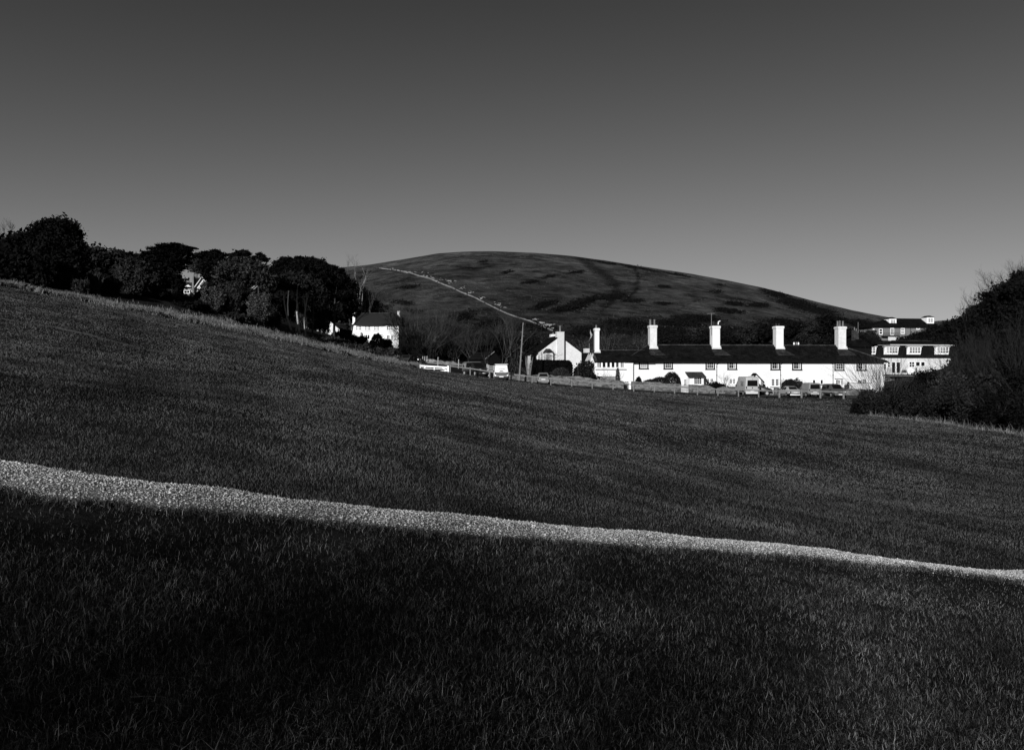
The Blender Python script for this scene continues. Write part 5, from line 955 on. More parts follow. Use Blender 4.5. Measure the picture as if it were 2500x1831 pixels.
BT(405, 126, 593, 130, 'wide flat-layered cedar standing above the skyline', m='leaf_black', n=42000, leaf=.19, seed=9, flat=.7, hollow=.2, dy=.3,
   blobs=[(398, 596, 12, 2), (428, 598, 16, 2.2), (410, 602, 34, 2.4), (448, 603, 20, 2), (382, 607, 26, 2.4), (464, 604, 12, 1.4), (425, 610, 42, 3), (370, 615, 14, 2), (458, 613, 18, 2), (395, 618, 40, 3), (445, 620, 30, 2.6), (361, 619, 8, 1.6), (470, 621, 9, 1.5), (420, 626, 48, 4), (372, 628, 18, 3), (405, 637, 46, 7), (440, 640, 32, 5), (395, 655, 48, 14), (430, 652, 30, 10)])
BT(455, 168, 625, 60, 'grey-green leafless tree crown between the cedar and the dome-topped pine', m='leaf', n=6000, seed=10, leaf=.2, base=W(480, 700, 168), blobs=[(478, 638, 22, 14), (495, 650, 20, 14), (470, 652, 16, 14)])
BT(520, 140, 611, 80, 'dome-topped dark pine on the skyline right of the cedar', m='leaf_black', n=26000, leaf=.2, flat=.4, seed=11, hollow=.3, dy=.3, blobs=[(528, 616, 12, 4), (520, 620, 26, 4), (510, 625, 34, 4), (538, 625, 14, 5), (490, 622, 12, 1.6), (525, 636, 34, 9), (525, 650, 38, 12), (528, 668, 34, 18)])
BT(590, 138, 613, 80, 'flat-topped black pine, left one of the pair on the skyline', m='leaf_black', n=24000, leaf=.19, flat=.5, seed=12, hollow=.2, dy=.3, blobs=[(592, 616, 15, 2), (586, 620, 24, 2.6), (580, 625, 20, 2.4), (603, 622, 10, 2), (559, 624, 6, 1.2), (588, 631, 24, 4), (578, 640, 34, 6), (600, 655, 36, 16)])
BT(635, 136, 617, 80, 'wispy black pine, right one of the pair on the skyline', m='leaf_black', n=13000, leaf=.19, flat=.4, seed=13, hollow=.2, dy=.3, blobs=[(632, 621, 9, 3), (636, 626, 8, 3), (620, 629, 14, 2.2), (645, 634, 12, 3), (650, 638, 7, 2), (612, 636, 12, 4), (630, 650, 24, 5), (625, 668, 28, 13)], base=W(630, 720, 136))
BT(595, 118, 632, 110, 'broad loose-crowned tree with pale sunlit limbs in the middle of the wood', m='leaf', n=15000, leaf=.22, seed=14, tm='bark_pale', limbs=11,
   blobs=[(590, 650, 38, 18), (560, 662, 30, 18), (620, 662, 34, 20), (545, 680, 24, 14), (600, 672, 40, 16), (650, 680, 22, 16), (575, 640, 20, 10), (570, 690, 20, 8), (635, 690, 20, 10)])
BT(430, 114, 690, 70, 'black yew crowding the left side of the gabled villa', m='leaf_black', n=10000, seed=15, leaf=.24, blobs=[(395, 690, 42, 26), (415, 682, 26, 20), (370, 705, 40, 26), (435, 704, 12, 14), (345, 715, 30, 18)])
BT(500, 122, 700, 80, 'black holly in front of the white gable of the villa', m='leaf_black', n=12000, seed=16, leaf=.22, blobs=[(510, 717, 26, 18), (492, 737, 26, 18), (524, 702, 18, 11), (540, 705, 24, 18), (560, 718, 34, 20), (510, 745, 30, 16), (477, 722, 8, 14)])
BT(700, 131, 623, 110, 'tall dark pine crown, left part of the leaning group', m='leaf_black', n=34000, seed=17, leaf=.2, hollow=.4, dy=.35, flat=.35, blobs=[(676, 623, 10, 2.5), (688, 627, 14, 3), (665, 634, 9, 2.5), (714, 631, 12, 3), (690, 634, 18, 7), (680, 642, 16, 6), (712, 642, 28, 12), (680, 655, 34, 16), (715, 660, 34, 16), (665, 672, 30, 18), (705, 676, 34, 9), (740, 666, 22, 14)], base=W(706, 780, 134), tr_=.12)
BT(750, 132, 626, 120, 'largest dark pine crown above the slender pale trunks', m='leaf_black', n=40000, seed=18, leaf=.22, hollow=.4, dy=.35, flat=.35, blobs=[(724, 627, 11, 3), (742, 628, 14, 2.5), (762, 633, 10, 3), (776, 640, 9, 3), (788, 652, 7, 3), (730, 636, 24, 6), (752, 639, 24, 7), (770, 645, 24, 13), (745, 655, 50, 16), (785, 668, 24, 20), (750, 675, 44, 16), (778, 686, 26, 14), (738, 680, 30, 7)], base=W(762, 785, 134), tr_=.12)
BT(820, 150, 645, 90, 'dark pine falling away to the right below the skyline', m='leaf_black', n=30000, seed=19, leaf=.22, hollow=.4, flat=.35, blobs=[(794, 648, 8, 3), (808, 649, 8, 2.5), (818, 656, 8, 3), (830, 666, 9, 3), (843, 682, 8, 4), (802, 655, 15, 6), (812, 664, 24, 12), (825, 680, 26, 16), (800, 690, 30, 22), (840, 700, 26, 16), (815, 715, 36, 22), (850, 722, 22, 14)], base=W(815, 775, 150))
BT(700, 165, 690, 150, 'deep black trees forming the shaded heart of the wood', m='leaf_black', n=22000, seed=20, leaf=.4, base=W(790, 790, 165), tr_=.15, blobs=[(660, 715, 40, 35), (700, 730, 45, 40), (740, 740, 45, 40), (790, 745, 45, 35), (830, 755, 40, 28), (640, 740, 40, 30), (610, 710, 40, 30)])
BT(260, 150, 650, 150, 'black understorey trees behind the sunlit bushes at left', m='leaf_black', n=22000, seed=21, leaf=.4, base=W(260, 700, 150), tr_=.15, blobs=[(200, 670, 50, 30), (260, 690, 50, 26), (320, 710, 50, 24), (150, 660, 45, 35), (390, 720, 50, 22), (90, 680, 50, 30), (30, 680, 50, 30)])
for k_, (px, py, d, w_, h, lab) in enumerate(((-10, 702, 88, 90, 4.5, 'black scrub at the far left, just over the field brow'), (50, 708, 89, 80, 4.6, 'black scrub below the biggest pine, left part'), (105, 714, 90, 80, 4.2, 'black scrub below the biggest pine, right part'), (155, 722, 92, 70, 3.6, 'black scrub left of the two sunlit round bushes'), (262, 728, 98, 70, 2.8, 'black scrub between sunlit bush and laurel'), (345, 735, 106, 90, 2.4, 'black scrub in front of the domed oak and laurel'))):
    shrub(px, d, w_, h, lab, m='leaf_black', n=9000, leaf=.24, seed=260+k_, base=W(px, py, d), group='black scrub along the wood edge')
# slender trunks of the leaning group, each its own pine
r = R_(40)
for k_, (x0, y0, x1, y1, rt_, d, lab) in enumerate(((712, 784, 692, 705, .26, 127, 'slender pine with strongly left-leaning sunlit trunk, leftmost of the group'), (722, 770, 721, 700, .24, 129, 'slender pine with upright pale trunk, second from left in the group'), (733, 788, 727, 700, .27, 126, 'slender pine with mottled pale trunk, third from left in the group'),
        (744, 786, 735, 688, .22, 130, 'slender pine with darker tall trunk, fourth from left in the group'), (746, 784, 753, 715, .26, 128, 'slender pine leaning right with pale lower trunk, rightmost of the group'))):
    b = W(x0, y0+6, d); b.z = G(b.x, b.y)-.2; e = empty('slender_pine', b, 0, lab, 'tree', 'slender pines with pale trunks'); m = MB(); p = [Vector(), ]
    T_ = W(x1, y1, d)-b; n = 6
    pts = [T_*i/n+Vector((math.sin(i/n*3.1)*.35*(1 if k_ % 2 else -1), 0, 0)) for i in range(n+1)]
    for i in range(n): m.tube(pts[i], pts[i+1], rt_*.62*(1-.5*i/n), rt_*.62*(1-.5*(i+1)/n), 8, cap=False)
    for q in range(4): s = pts[-1-q % 3]; m.tube(s, s+Vector((r.normal()*1.2, r.normal()+.8, .7+r.random()*.5)), .05, .03, 5)
    m.build('trunk', M['bark_pale'], e)
    V, Fc = leaves(blob_pts([(T_.x+r.normal()*.6, r.normal(), T_.z+.8, 2.1, 2.0, .9), (T_.x+1.5, 0, T_.z+.2, 1.5, 1.4, .6)], 1800, r), .24, r); np_mesh('crown', V, Fc, M['leaf_dark'], e)
BT(862, 246, 690, 90, 'black tree mass sloping down behind the left chimney of the thatched house', m='leaf_black', n=30000, seed=23, leaf=.36, tr_=.2, blobs=[(858, 700, 18, 14), (880, 720, 22, 15), (905, 742, 24, 12), (932, 752, 22, 8), (900, 765, 40, 14), (835, 706, 18, 14), (850, 722, 22, 16), (868, 738, 24, 16), (888, 752, 22, 12), (845, 750, 26, 20), (905, 768, 24, 10), (870, 770, 30, 12), (830, 770, 26, 18)])
for k_, (px, py, d, h, lab) in enumerate(((858, 800, 232, 17, 'leafless tree behind the left chimney of the thatched house'), (881, 790, 236, 17.5, 'tall pale-stemmed leafless tree rising behind the thatched roof ridge'), (830, 790, 225, 14, 'grey leafless tree at the foot of the dark pines'), (905, 790, 238, 12, 'bushy leafless tree behind the middle of the thatched ridge'), (800, 785, 215, 12, 'thin leafless tree behind the gabled outbuilding'), (925, 788, 242, 9, 'grey round-headed leafless tree above the thatched roof'), (950, 785, 245, 8, 'grey leafless bushy tree left of the right-hand chimney'))):
    bare_tree(px, d, h, lab, m='twig' if k_ != 1 else 'twig_pale', seed=50+k_, lev=7, spread=.5, up=.14, stems=1 if k_ in (1,) else 2, base=W(px, py, d), group='leafless trees round the thatched house', rad=h*.017)
BT(900, 262, 700, 120, 'black scrub trees on the lower slope behind the thatched house', m='leaf_black', n=16000, seed=22, leaf=.5, base=W(880, 790, 262), blobs=[(850, 765, 40, 20), (890, 775, 40, 16), (930, 780, 34, 12), (860, 745, 30, 18), (965, 785, 20, 10)])

# shrubs below the wood
SG = 'bushes between the wood and the field'
def SH(px, py, d, wid, h, label, m='leaf', n=5000, leaf=.16, seed=1, **k): return shrub(px, d, wid, h, label, m=m, n=n, leaf=leaf, seed=seed, group=SG, base=W(px, py, d), **k)
SH(195, 715, 92, 34, 2.0, 'small sunlit round bush left of the field bank', 'leaf', 3500, .13, 61)
SH(228, 716, 95, 34, 3.0, 'taller sunlit bush right of the small round one', 'leaf', 4500, .14, 62)
SH(325, 712, 104, 60, 4.3, 'broad sunlit laurel bush below the domed oak', 'leaf', 7000, .16, 63)
SH(295, 708, 106, 40, 3.0, 'low bush between laurel and wood edge', 'leaf_dark', 4000, .16, 64)
SH(520, 752, 112, 52, 3.6, 'sunlit leafy bush just right of the black holly', 'leaf_pale', 8000, .13, 65)
SH(560, 766, 114, 56, 4.6, 'twiggy rounded bush below the pale-limbed tree', 'leaf', 7000, .15, 66)
SH(630, 775, 114, 58, 4.2, 'brightest leafy bush with sunlit domed top below the pines', 'leaf_pale', 9000, .13, 67)
SH(590, 745, 118, 74, 4.6, 'wide dark rhododendron mass under the pale-limbed tree', 'leaf_dark', 9000, .16, 68)
SH(660, 796, 120, 46, 3.0, 'dark bush at the foot of the left-leaning pine', 'leaf_dark', 6000, .16, 69)
SH(640, 800, 118, 50, 2.4, 'low twiggy scrub above the dry bank', 'leaf', 5000, .14, 70)
SH(420, 752, 112, 44, 2.6, 'thin grey scrub left of the black holly', 'leaf', 3200, .14, 71)
SH(380, 742, 108, 80, 2.0, 'low black scrub on the shaded slope', 'leaf_black', 7000, .2, 72)
SH(470, 772, 108, 110, 1.8, 'long low black scrub on the slope above the dry grass', 'leaf_black', 9000, .2, 73)
SH(560, 795, 110, 100, 1.6, 'dark low scrub right of the long black scrub', 'leaf_dark', 7000, .2, 74)
SH(742, 806, 150, 44, 3.6, 'round twiggy bush at the top of the pale boundary wall', 'leaf', 5000, .18, 75)
SH(770, 820, 156, 46, 5.4, 'dark upright bush left of the gabled outbuilding', 'leaf_dark', 6500, .2, 76)
SH(796, 826, 160, 22, 5.6, 'thin twiggy bush in front of the gabled outbuilding', 'twig', 2200, .14, 77, twig=1.5)
SH(833, 838, 170, 56, 2.9, 'rounded dark bush below the left end of the thatched house', 'leaf_dark', 7000, .2, 78)
SH(872, 846, 172, 50, 2.4, 'rounded bush in front of the thatched house wall', 'leaf_dark', 7000, .2, 79)
SH(905, 858, 170, 50, 2.2, 'dark bush in front of the thatched house windows', 'leaf_black', 5000, .2, 80)
SH(921, 858, 160, 30, 3.6, 'pale domed grassy bush before the dark garden bushes', 'leaf_pale', 4000, .14, 81, dome=True)
SH(942, 852, 190, 28, 2.8, 'black rounded bush below the thatched house wing', 'leaf_black', 4000, .2, 82)
SH(800, 850, 132, 70, 1.8, 'low grey scrub on the bank below the boundary wall', 'leaf', 6000, .14, 83)
SH(870, 866, 132, 70, 1.7, 'low dry scrub on the bank below the garden bushes', 'leaf', 6000, .14, 84)
SH(940, 880, 134, 60, 2.0, 'low dry scrub near the right end of the bank', 'leaf', 5000, .14, 85)
SH(1010, 890, 130, 24, 1.6, 'small dark bush where the bank meets the lane', 'leaf_black', 2500, .14, 86)
# grey leafless thickets in the valley
VGp = 'leafless thickets in the valley'
for k_, (px, py, d, h, st, m_, lab) in enumerate(((1012, 880, 175, 12.5, 9, 'twig', 'tall grey leafless thicket right of the thatched house'), (1035, 878, 178, 12.5, 9, 'twig', 'grey leafless thicket behind the lane stakes'), (1004, 862, 190, 7.5, 7, 'twig', 'grey leafless thicket touching the thatched house wing'), (1070, 880, 182, 9, 7, 'twig_dark', 'darker leafless thicket above the pale lane wall'),
        (1110, 882, 185, 8.5, 7, 'twig', 'low leafless thicket left of the dark shed'), (1150, 880, 180, 8, 6, 'twig', 'sparse leafless shrub just behind the dark shed'), (975, 884, 150, 4.0, 7, 'twig_dark', 'dark leafless brush above the end of the bank'), (1050, 880, 150, 5, 6, 'twig_dark', 'low leafless brush right behind the lane wall'))):
    bare_tree(px, d, h, lab, m=m_, name='bare_thicket', seed=90+k_, stems=st*2, lev=7, kids=3, spread=.7, up=.08, fan=.6, base=W(px, py, d), group=VGp, rad=h*.009, cat='thicket', first=.34)
for k_, (px, d, h, lab) in enumerate(((1222, 128, 9.2, 'big twiggy leafless tree left of the telegraph pole'), (1190, 136, 7.5, 'leafless tree behind the dark shed roof, left of the biggest twiggy tree'), (1262, 130, 8.2, 'leafless tree directly behind the telegraph pole'), (1240, 140, 9.5, 'tall thin leafless tree between the pole and the shed'))):
    bare_tree(px, d, h, lab, m='twig_dark' if k_ != 0 else 'twig', seed=110+k_, stems=3, lev=8, kids=3, spread=.55, up=.10, fan=.35, base=W(px, 905, d), group='leafless trees by the telegraph pole', rad=h*.013)
for k_, (px, py, d, w_, h, lab) in enumerate(((1010, 878, 200, 90, 7, 'dark undergrowth beneath the grey thicket'), (1100, 884, 200, 100, 6, 'dark undergrowth behind the lane wall'), (1200, 890, 190, 110, 7, 'black undergrowth behind the shed and pole'), (1290, 893, 172, 60, 8, 'black ivy mass left of the white gabled cottage'))):
    shrub(px, d, w_, h, lab, m='leaf_black', n=9000, leaf=.3, seed=120+k_, base=W(px, py, d), group='dark undergrowth in the valley')
# garden plants along the cottages
def box_hedge(name, pa, pb, pt, d, dep, label, m_='leaf_black', seed=1, n=16000, slope=0.0):
    a, b_ = W(pa, pt, d), W(pb, pt, d); g0 = G(a.x, d); r = R_(seed); e = empty(name, (a.x, d, g0), 0, label, 'hedge'); wd = b_.x-a.x; h = a.z-g0
    f = r.choice(3, n, p=[.6, .25, .15]); x = r.uniform(0, wd, n); z = r.uniform(0, h, n); y = np.zeros(n)+r.normal(size=n)*.05
    y = np.where(f == 1, r.uniform(0, dep, n), y); z = np.where(f == 1, h+r.normal(size=n)*.05, z); s = f == 2; x = np.where(s, np.where(r.random(n) < .5, 0, wd)+r.normal(size=n)*.05, x); y = np.where(s, r.uniform(0, dep, n), y)
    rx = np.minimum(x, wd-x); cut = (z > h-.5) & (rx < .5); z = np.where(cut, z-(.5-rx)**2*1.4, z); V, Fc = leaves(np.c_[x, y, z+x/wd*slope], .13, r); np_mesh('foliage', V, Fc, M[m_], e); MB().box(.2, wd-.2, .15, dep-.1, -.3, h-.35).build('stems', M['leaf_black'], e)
box_hedge('clipped_hedge', 1302, 1396, 880.5, 117, 2.2, 'tall black clipped hedge in front of the white gabled cottage', seed=130, slope=-.12, n=26000)
shrub(1369, 114.3, 48, 2.35, 'round clipped bush behind the stone wall, right of the grey hatchback', m='leaf', n=9000, leaf=.10, seed=131, dome=True, name='clipped_bush', base=at(1369, 114.3), depth=1.4)
shrub(1425, 118, 44, 3.3, 'dark loose shrub between clipped bush and terrace wing', m='leaf_dark', n=9000, leaf=.15, seed=132, base=at(1425, 118)+Vector((0, 0, .4)))
shrub(1432, 117, 50, 2.2, 'low black shrub at the foot of the terrace wing', m='leaf_black', n=7000, leaf=.16, seed=133)
e = empty('pampas_grass', at(1291, 115), 0, 'pale upright forked stems standing left of the clipped hedge', 'shrub'); r = R_(134); m = MB(); z0 = W(1291, 909, 115).z-e.location.z
for i in range(7): x = -.35+.12*i; m.tube((x*.3, 0, z0-1.0), (x*1.2, r.normal()*.1, z0+1.1+r.random()*.5), .05, .035, 5); m.tube((x*1.2, 0, z0+1.1), (x*1.5+r.normal()*.1, 0, z0+2.0+r.random()*.4), .03, .015, 5)
m.build('stems', M['twig_pale'], e)
shrub(1300, 119, 16, 5.2, 'dark spiky shrub against the left corner of the gabled cottage', m='leaf_black', n=3000, leaf=.16, seed=135, base=at(1303, 119))
# big clipped shrub: low at the left, domed at the right
b = at(1600, 114.2); e = empty('clipped_shrub', b, 0, 'big smooth clipped dark shrub, low at left and domed at right, against the white terrace', 'shrub'); r = R_(136); k = 114.2/F
zb = W(1600, 938, 114.2).z-b.z
BB = [((1640-1600)*k, 0, zb+.05, 22.5*k, 1.0, 1.72), ((1612-1600)*k, 0, zb-.1, 26*k, 1.0, 1.15), ((1590-1600)*k, 0, zb-.1, 22*k, .9, .8), ((1657-1600)*k, 0, zb-.35, 5*k, .9, 1.3)]
P = []
for q in BB: dd = rand_dirs(7000, r); P.append(np.array(q[:3])+dd*np.array(q[3:])*r.uniform(.45, 1.02, 7000)[:, None]**.5)
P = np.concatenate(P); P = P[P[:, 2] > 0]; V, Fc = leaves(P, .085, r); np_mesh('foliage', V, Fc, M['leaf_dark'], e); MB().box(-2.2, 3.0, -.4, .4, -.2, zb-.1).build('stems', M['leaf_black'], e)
shrub(1559, 113.6, 15, 1.9, 'small black domed bush behind the stone wall, left of the big clipped shrub', m='leaf_black', n=3500, leaf=.10, seed=137, dome=True, depth=.7, name='domed_bush')
shrub(1752, 114, 70, 1.6, 'low dark evergreen hedge behind the wall, left of the camper van', m='leaf_black', n=8000, leaf=.13, seed=138, depth=.9)
bare_tree(1766, 114.6, 3.2, 'small pale leafless shrub against the white terrace, left of the camper', m='twig_pale', name='bare_shrub', seed=139, stems=5, lev=6, kids=3, spread=.6, up=.1, fan=.4, base=at(1766, 114.6), rad=.05, cat='shrub', first=.34)
bare_tree(1490, 121, 3.6, 'wispy pale leafless bush against the terrace wing', m='twig_pale', name='bare_shrub', seed=140, stems=3, lev=6, kids=3, spread=.55, up=.1, fan=.3, base=at(1490, 121), rad=.035, cat='shrub', first=.36)
shrub(1508, 118, 9, 3.0, 'small pale round shrub beside the little wing window', m='leaf_pale', n=900, leaf=.12, seed=141, dome=True, depth=.5, base=at(1508, 118)+Vector((0, 0, .2)))
shrub(1928, 114, 40, 2.3, 'dark domed bush behind the saloon', m='leaf_dark', n=6000, leaf=.12, seed=142, depth=1.0, dome=True)
shrub(1953, 115, 34, 2.4, 'grey loose shrub behind the small van', m='leaf', n=4500, leaf=.12, seed=143, depth=.8)
bare_tree(1910, 116, 2.6, 'thin climbing shrub at the drainpipe behind the saloon', m='twig', name='bare_shrub', seed=144, stems=3, lev=6, spread=.4, fan=.2, base=at(1910, 116), rad=.03, cat='shrub')
shrub(2067, 113.4, 16, 1.9, 'pale tangled shrub at the left end of the smooth garden wall', m='leaf_pale', n=1800, leaf=.10, seed=145, depth=.5)
shrub(1868, 115, 16, 1.6, 'dark shrub by the porch behind the dark hatchback', m='leaf_dark', n=1500, leaf=.12, seed=146, depth=.5)
# woodland belt along the foot of the hill, behind the terrace
r = R_(150); belt = [(1330, 3, 'twig_dark'), (1385, 4, 'twig_dark'), (1440, 6, 'twig'), (1485, 7.5, 'twig'), (1530, 8, 'twig_dark'), (1572, 7.5, 'twig'), (1625, 7, 'leaf_black'), (1670, 6.5, 'leaf_black'), (1715, 7, 'leaf_black'), (1775, 6.8, 'leaf_black'), (1815, 9, 'leaf_dark'), (1855, 9.6, 'leaf_dark'), (1880, 8.2, 'leaf_black'), (1935, 10.5, 'leaf_black'), (1975, 11, 'leaf_dark'), (2015, 11, 'leaf_black'), (2078, 8.6, 'leaf_black'), (2120, 7.6, 'leaf_dark')]
nm = ['between gabled cottage and wing', 'behind the wing chimney', 'right behind the wing roof', 'left of the first big chimney', 'directly behind the first big chimney', 'just right of the first big chimney']
ch_ = ['left of the aerial chimney', 'behind the aerial chimney', 'right of the aerial chimney', 'midway between the two middle chimneys', 'nearest left of the third big chimney', 'tall one right behind the third big chimney', 'right of the third big chimney', 'above the row of three small pots', 'midway to the last chimney', 'nearest left of the last chimney', 'right of the last chimney', 'behind the dark-roofed house']
for k_, (px, h, m_) in enumerate(belt):
    d = 205+r.uniform(-15, 20); b = W(px, 878, d); g_ = 'trees along the foot of the hill'
    if m_.startswith('twig'): bare_tree(px, d, h, 'leafless tree at the foot of the hill, '+nm[k_ % 6], m=m_, seed=151+k_, stems=6, lev=6, kids=3, spread=.5, up=.12, fan=.4, base=b, group=g_, rad=h*.011)
    else:
        top = HZ-(b.z+h-EYE)/d*F; broad_tree(px, d, top, 66, 'dark tree at the foot of the hill, '+ch_[(k_-6) % 12], m=m_, n=9000, leaf=.34, seed=151+k_, base=b, group=g_, blobs=[(px+r.uniform(-22, 22), r.uniform(top+12, 850), r.uniform(15, 26), r.uniform(7, 12)) for _ in range(7)]+[(px, top+12, 19, 10), (px, 855, 34, 18)])
MBp = MB()
# three small pots seen over the terrace ridge belong to a cottage behind
B = Fac('rear_cottage', 1925, 150, 1962, 150.5, G(50, 150)-1, 'cottage behind the terrace, only its three small chimney pots showing over the ridge', 'cottage'); zt = B.z(1943, 846)
MB().box(0, B.len, 0, 5, -1, zt-1.0).build('wall', M['render_grey'], B.root); hip_roof(-.3, B.len+.3, -.3, 5.3, zt-1.0, zt+.2, 1, 1).build('roof', M['slate2'], B.root)
for px, mt, tp_ in ((1938.5, 'white', 836), (1944.2, 'greypaint', 835.5), (1949.3, 'white', 836)): MB().lathe([(.14, zt-.2), (.14, B.z(px, tp_+2, 2.2)), (.10, B.z(px, tp_, 2.2))], B.x(px, 2.2), 2.2, 8).build('chimney_pot', M[mt], B.root)
o = MB().tube((0, 0, 0), (0, 0, 6.0), .10, .06, 8); 
# flag on its pole behind the low outbuilding
fp = at(1440, 165); e = empty('flagpole', fp, 0, 'thin flagpole with a limp pale striped flag left of the wing chimney', 'flagpole'); tp = W(1441, 803, 165)-fp
MB().tube((0, 0, -1), tp, .05, .03, 6).build('pole', M['blackpaint'], e)
m = MB(); p = [(0, 0), (.15, -.6), (.45, -1.1), (.25, -1.6), (-.3, -2.3), (-.55, -2.6), (-.1, -2.0), (.1, -1.4), (-.05, -.8)]; m.prism([(tp.x+x, tp.z-.1+z) for x, z in p], -.03, .03); m.build('flag', M['palewood'], e)

# ------------------------------------------------------------------ chalky scar up the hill
line = [(925,656),(967,661),(1000,667),(1023,675),(1048,681),(1080,695),(1104,704),(1126,715),(1157,727),(1188,743),(1216,757),(1240,768),(1266,777),(1296,786),(1328,801),(1352,810)]
r = R_(160); V = []; Fq = []; pr = []
for (x0, y0), (x1, y1) in zip(line[:-1], line[1:]):
    n = max(2, int(math.hypot(x1-x0, y1-y0)/2.0))
    for i in range(n): pr.append((x0+(x1-x0)*i/n, y0+(y1-y0)*i/n))
P3 = [hill_at(*q)[0] for q in pr]; N = len(P3); m = MB(); vs = []; fs = []
for i, p in enumerate(P3):
    t = np.array(P3[min(i+1, N-1)])-np.array(P3[max(i-1, 0)]); t /= np.linalg.norm(t)+1e-9; up_ = np.array([0, -.25, 1.0]); wv = (.2+.5*r.random())*(1.0 if i < N*.5 else .7)
    c = np.array(p)+np.array([0, -.6, .35]); vs += [tuple(c-up_*wv*.6), tuple(c+up_*wv*.6), tuple(c+up_*wv*.2+np.array([0, 2.0, -1.2])), tuple(c-up_*wv+np.array([0, 2.0, -1.8]))]
for i in range(N-1):
    if r.random() < (.35 if i < N*.12 or i > N*.9 else .04): continue
    for k in range(4): fs.append((i*4+k, i*4+(k+1) % 4, (i+1)*4+(k+1) % 4, (i+1)*4+k))
m.add(vs, fs); o = m.build('hill_path', M['rock']); tag(o, kind='structure')
rocks = []
for (px, py, sx, sy, n) in [(1010,667,30,2.5,26),(1045,677,16,3,22),(1070,684,16,3,20),(1098,690,10,4,18),(1112,688,5,3,8),(1130,705,14,3,16),(1150,716,16,4,16),(1175,727,14,3,14),(1215,744,12,3,14),(1230,752,10,3,14),(1306,781,8,2,16),(1322,790,9,3,18),(1335,797,9,3,20),(1352,793,5,2,8),(1345,804,10,2,10),(950,658,14,1.2,6),(1062,669,6,1,5),(1135,700,5,2,6)]:
    for _ in range(int(n*.7)): rocks.append((px+r.normal()*sx*.5, py+r.normal()*sy*.5))
vs = []; fs = []
for (px, py) in rocks:
    p, t = hill_at(px, py); s = r.gamma(2.0, .11)+.10; c = p+np.array([0, -.5, .2]); b0 = len(vs)
    q = rand_dirs(8, r)*np.array([s*1.5, s*.7, s*.55]); q = np.array([(-1,-1,-1),(1,-1,-1),(1,1,-1),(-1,1,-1),(-1,-1,1),(1,-1,1),(1,1,1),(-1,1,1)])*np.array([s*.8, s*.5, s*.38])+q*.35
    vs += [tuple(c+v) for v in q]; fs += [tuple(i+b0 for i in f) for f in ((0,3,2,1),(4,5,6,7),(0,1,5,4),(1,2,6,5),(2,3,7,6),(3,0,4,7))]
tag(MB().add(vs, fs).build('scree', M['rock']), 'broken pale chalk rocks strewn along the path up the hill', 'rocks', kind='stuff')
# gorse and bramble patches standing on the slope: leafy cover matching the dark vegetation
r = R_(170); pts = []
for a, b_, rx, ry, ang in patches:
    n = int(40+rx*ry*1.6); ca, sa = math.cos(R(ang)), math.sin(R(ang)); q = r.normal(size=(n, 2))*.42*np.array([rx, ry])
    for u, v in q:
        px, py = a+u*ca-v*sa, b_+u*sa+v*ca
        if py < np.interp(px, cpx, cpy)+2 or py > 850: continue
        pts.append((px, py))
PP = []
for px, py in pts:
    p, t = hill_at(px, py); PP.append(p)
PP = np.array(PP); PP = PP[r.random(len(PP)) < np.where(HZ-(PP[:, 2]-EYE)/PP[:, 1]*F > 715, .45, .15)]; c = np.repeat(PP, 6, axis=0)+r.normal(size=(len(PP)*6, 3))*np.array([1.3, 1.0, .3])+np.array([0, 0, .15]); V, Fc = leaves(c, .5, r)
tag(np_mesh('gorse', V, Fc, M['leaf_black']), 'dark gorse and bramble patches scattered over the hillside', 'gorse', kind='stuff')
n = 60000; px = r.uniform(720, 2260, n); tt = r.random(n)**.8*.98; x, d, z = hillz(px, tt); s = r.random(n) < .5+.5*np.sin(x*.05)*np.sin(d*.08); c = np.c_[x, d, z+.1][s]; V, Fc = leaves(c, .27, r, .5)
tag(np_mesh('tussocks', V, Fc, M['leaf_pale']), 'pale grass tussocks over the open slope of the hill', 'grass', kind='stuff')

# ------------------------------------------------------------------ bushes and trees at the right
RG = 'brambles at the right edge of the field'
for k_, (px, d, w_, h, m_, lab) in enumerate(((2125, 72, 66, 2.5, 'leaf_dark', 'leftmost bramble mound, low and rounded, beside the end of the lane'), (2175, 69, 86, 2.7, 'leaf_dark', 'bramble mound second from left, below the tall twigs'), (2235, 66, 90, 2.9, 'leaf_dark', 'wide bramble mound below the balcony house'), (2300, 62, 100, 3.0, 'leaf_dark', 'bramble mound with pale sunlit top'),
        (2370, 58, 110, 2.9, 'leaf_dark', 'tall bramble mound fourth along, darker'), (2440, 54, 110, 2.7, 'leaf_black', 'black bramble mound near the right frame edge'), (2520, 49, 130, 2.4, 'leaf_black', 'black bramble mound cut by the right frame edge'), (2108, 73, 60, 1.1, 'leaf_black', 'low black runner of bramble creeping left over the grass'))):
    shrub(px, d, w_, h, lab, m=m_, n=13000, leaf=.09, seed=180+k_, lumps=11, group=RG, name='bramble', twig=.8)
for k_, (px, d, w_, h, m_, lab) in enumerate(((2210, 82, 90, 2.9, 'leaf_black', 'black ivy bush in front of the basement of the tile-hung house'), (2262, 80, 64, 4.6, 'leaf_black', 'taller black laurel in front of the patio doors'), (2330, 76, 110, 4.2, 'leaf', 'bush with sunlit mossy crown right of the laurel'), (2430, 74, 120, 4.4, 'leaf_dark', 'broad bush with faintly lit top near the right edge'), (2500, 70, 100, 4.6, 'leaf_black', 'black bush mass at the right edge of the frame'))):
    shrub(px, d, w_, h, lab, m=m_, n=12000, leaf=.12, seed=190+k_, lumps=10, group='bushes behind the brambles', name='bush')
AG = 'leafless shrubs at the right'
e = empty('arching_bare_shrub', at(2150, 80), 0, 'fan of thin arching bare stems against the white end wall of the terrace', 'shrub'); r = R_(200); n = 95
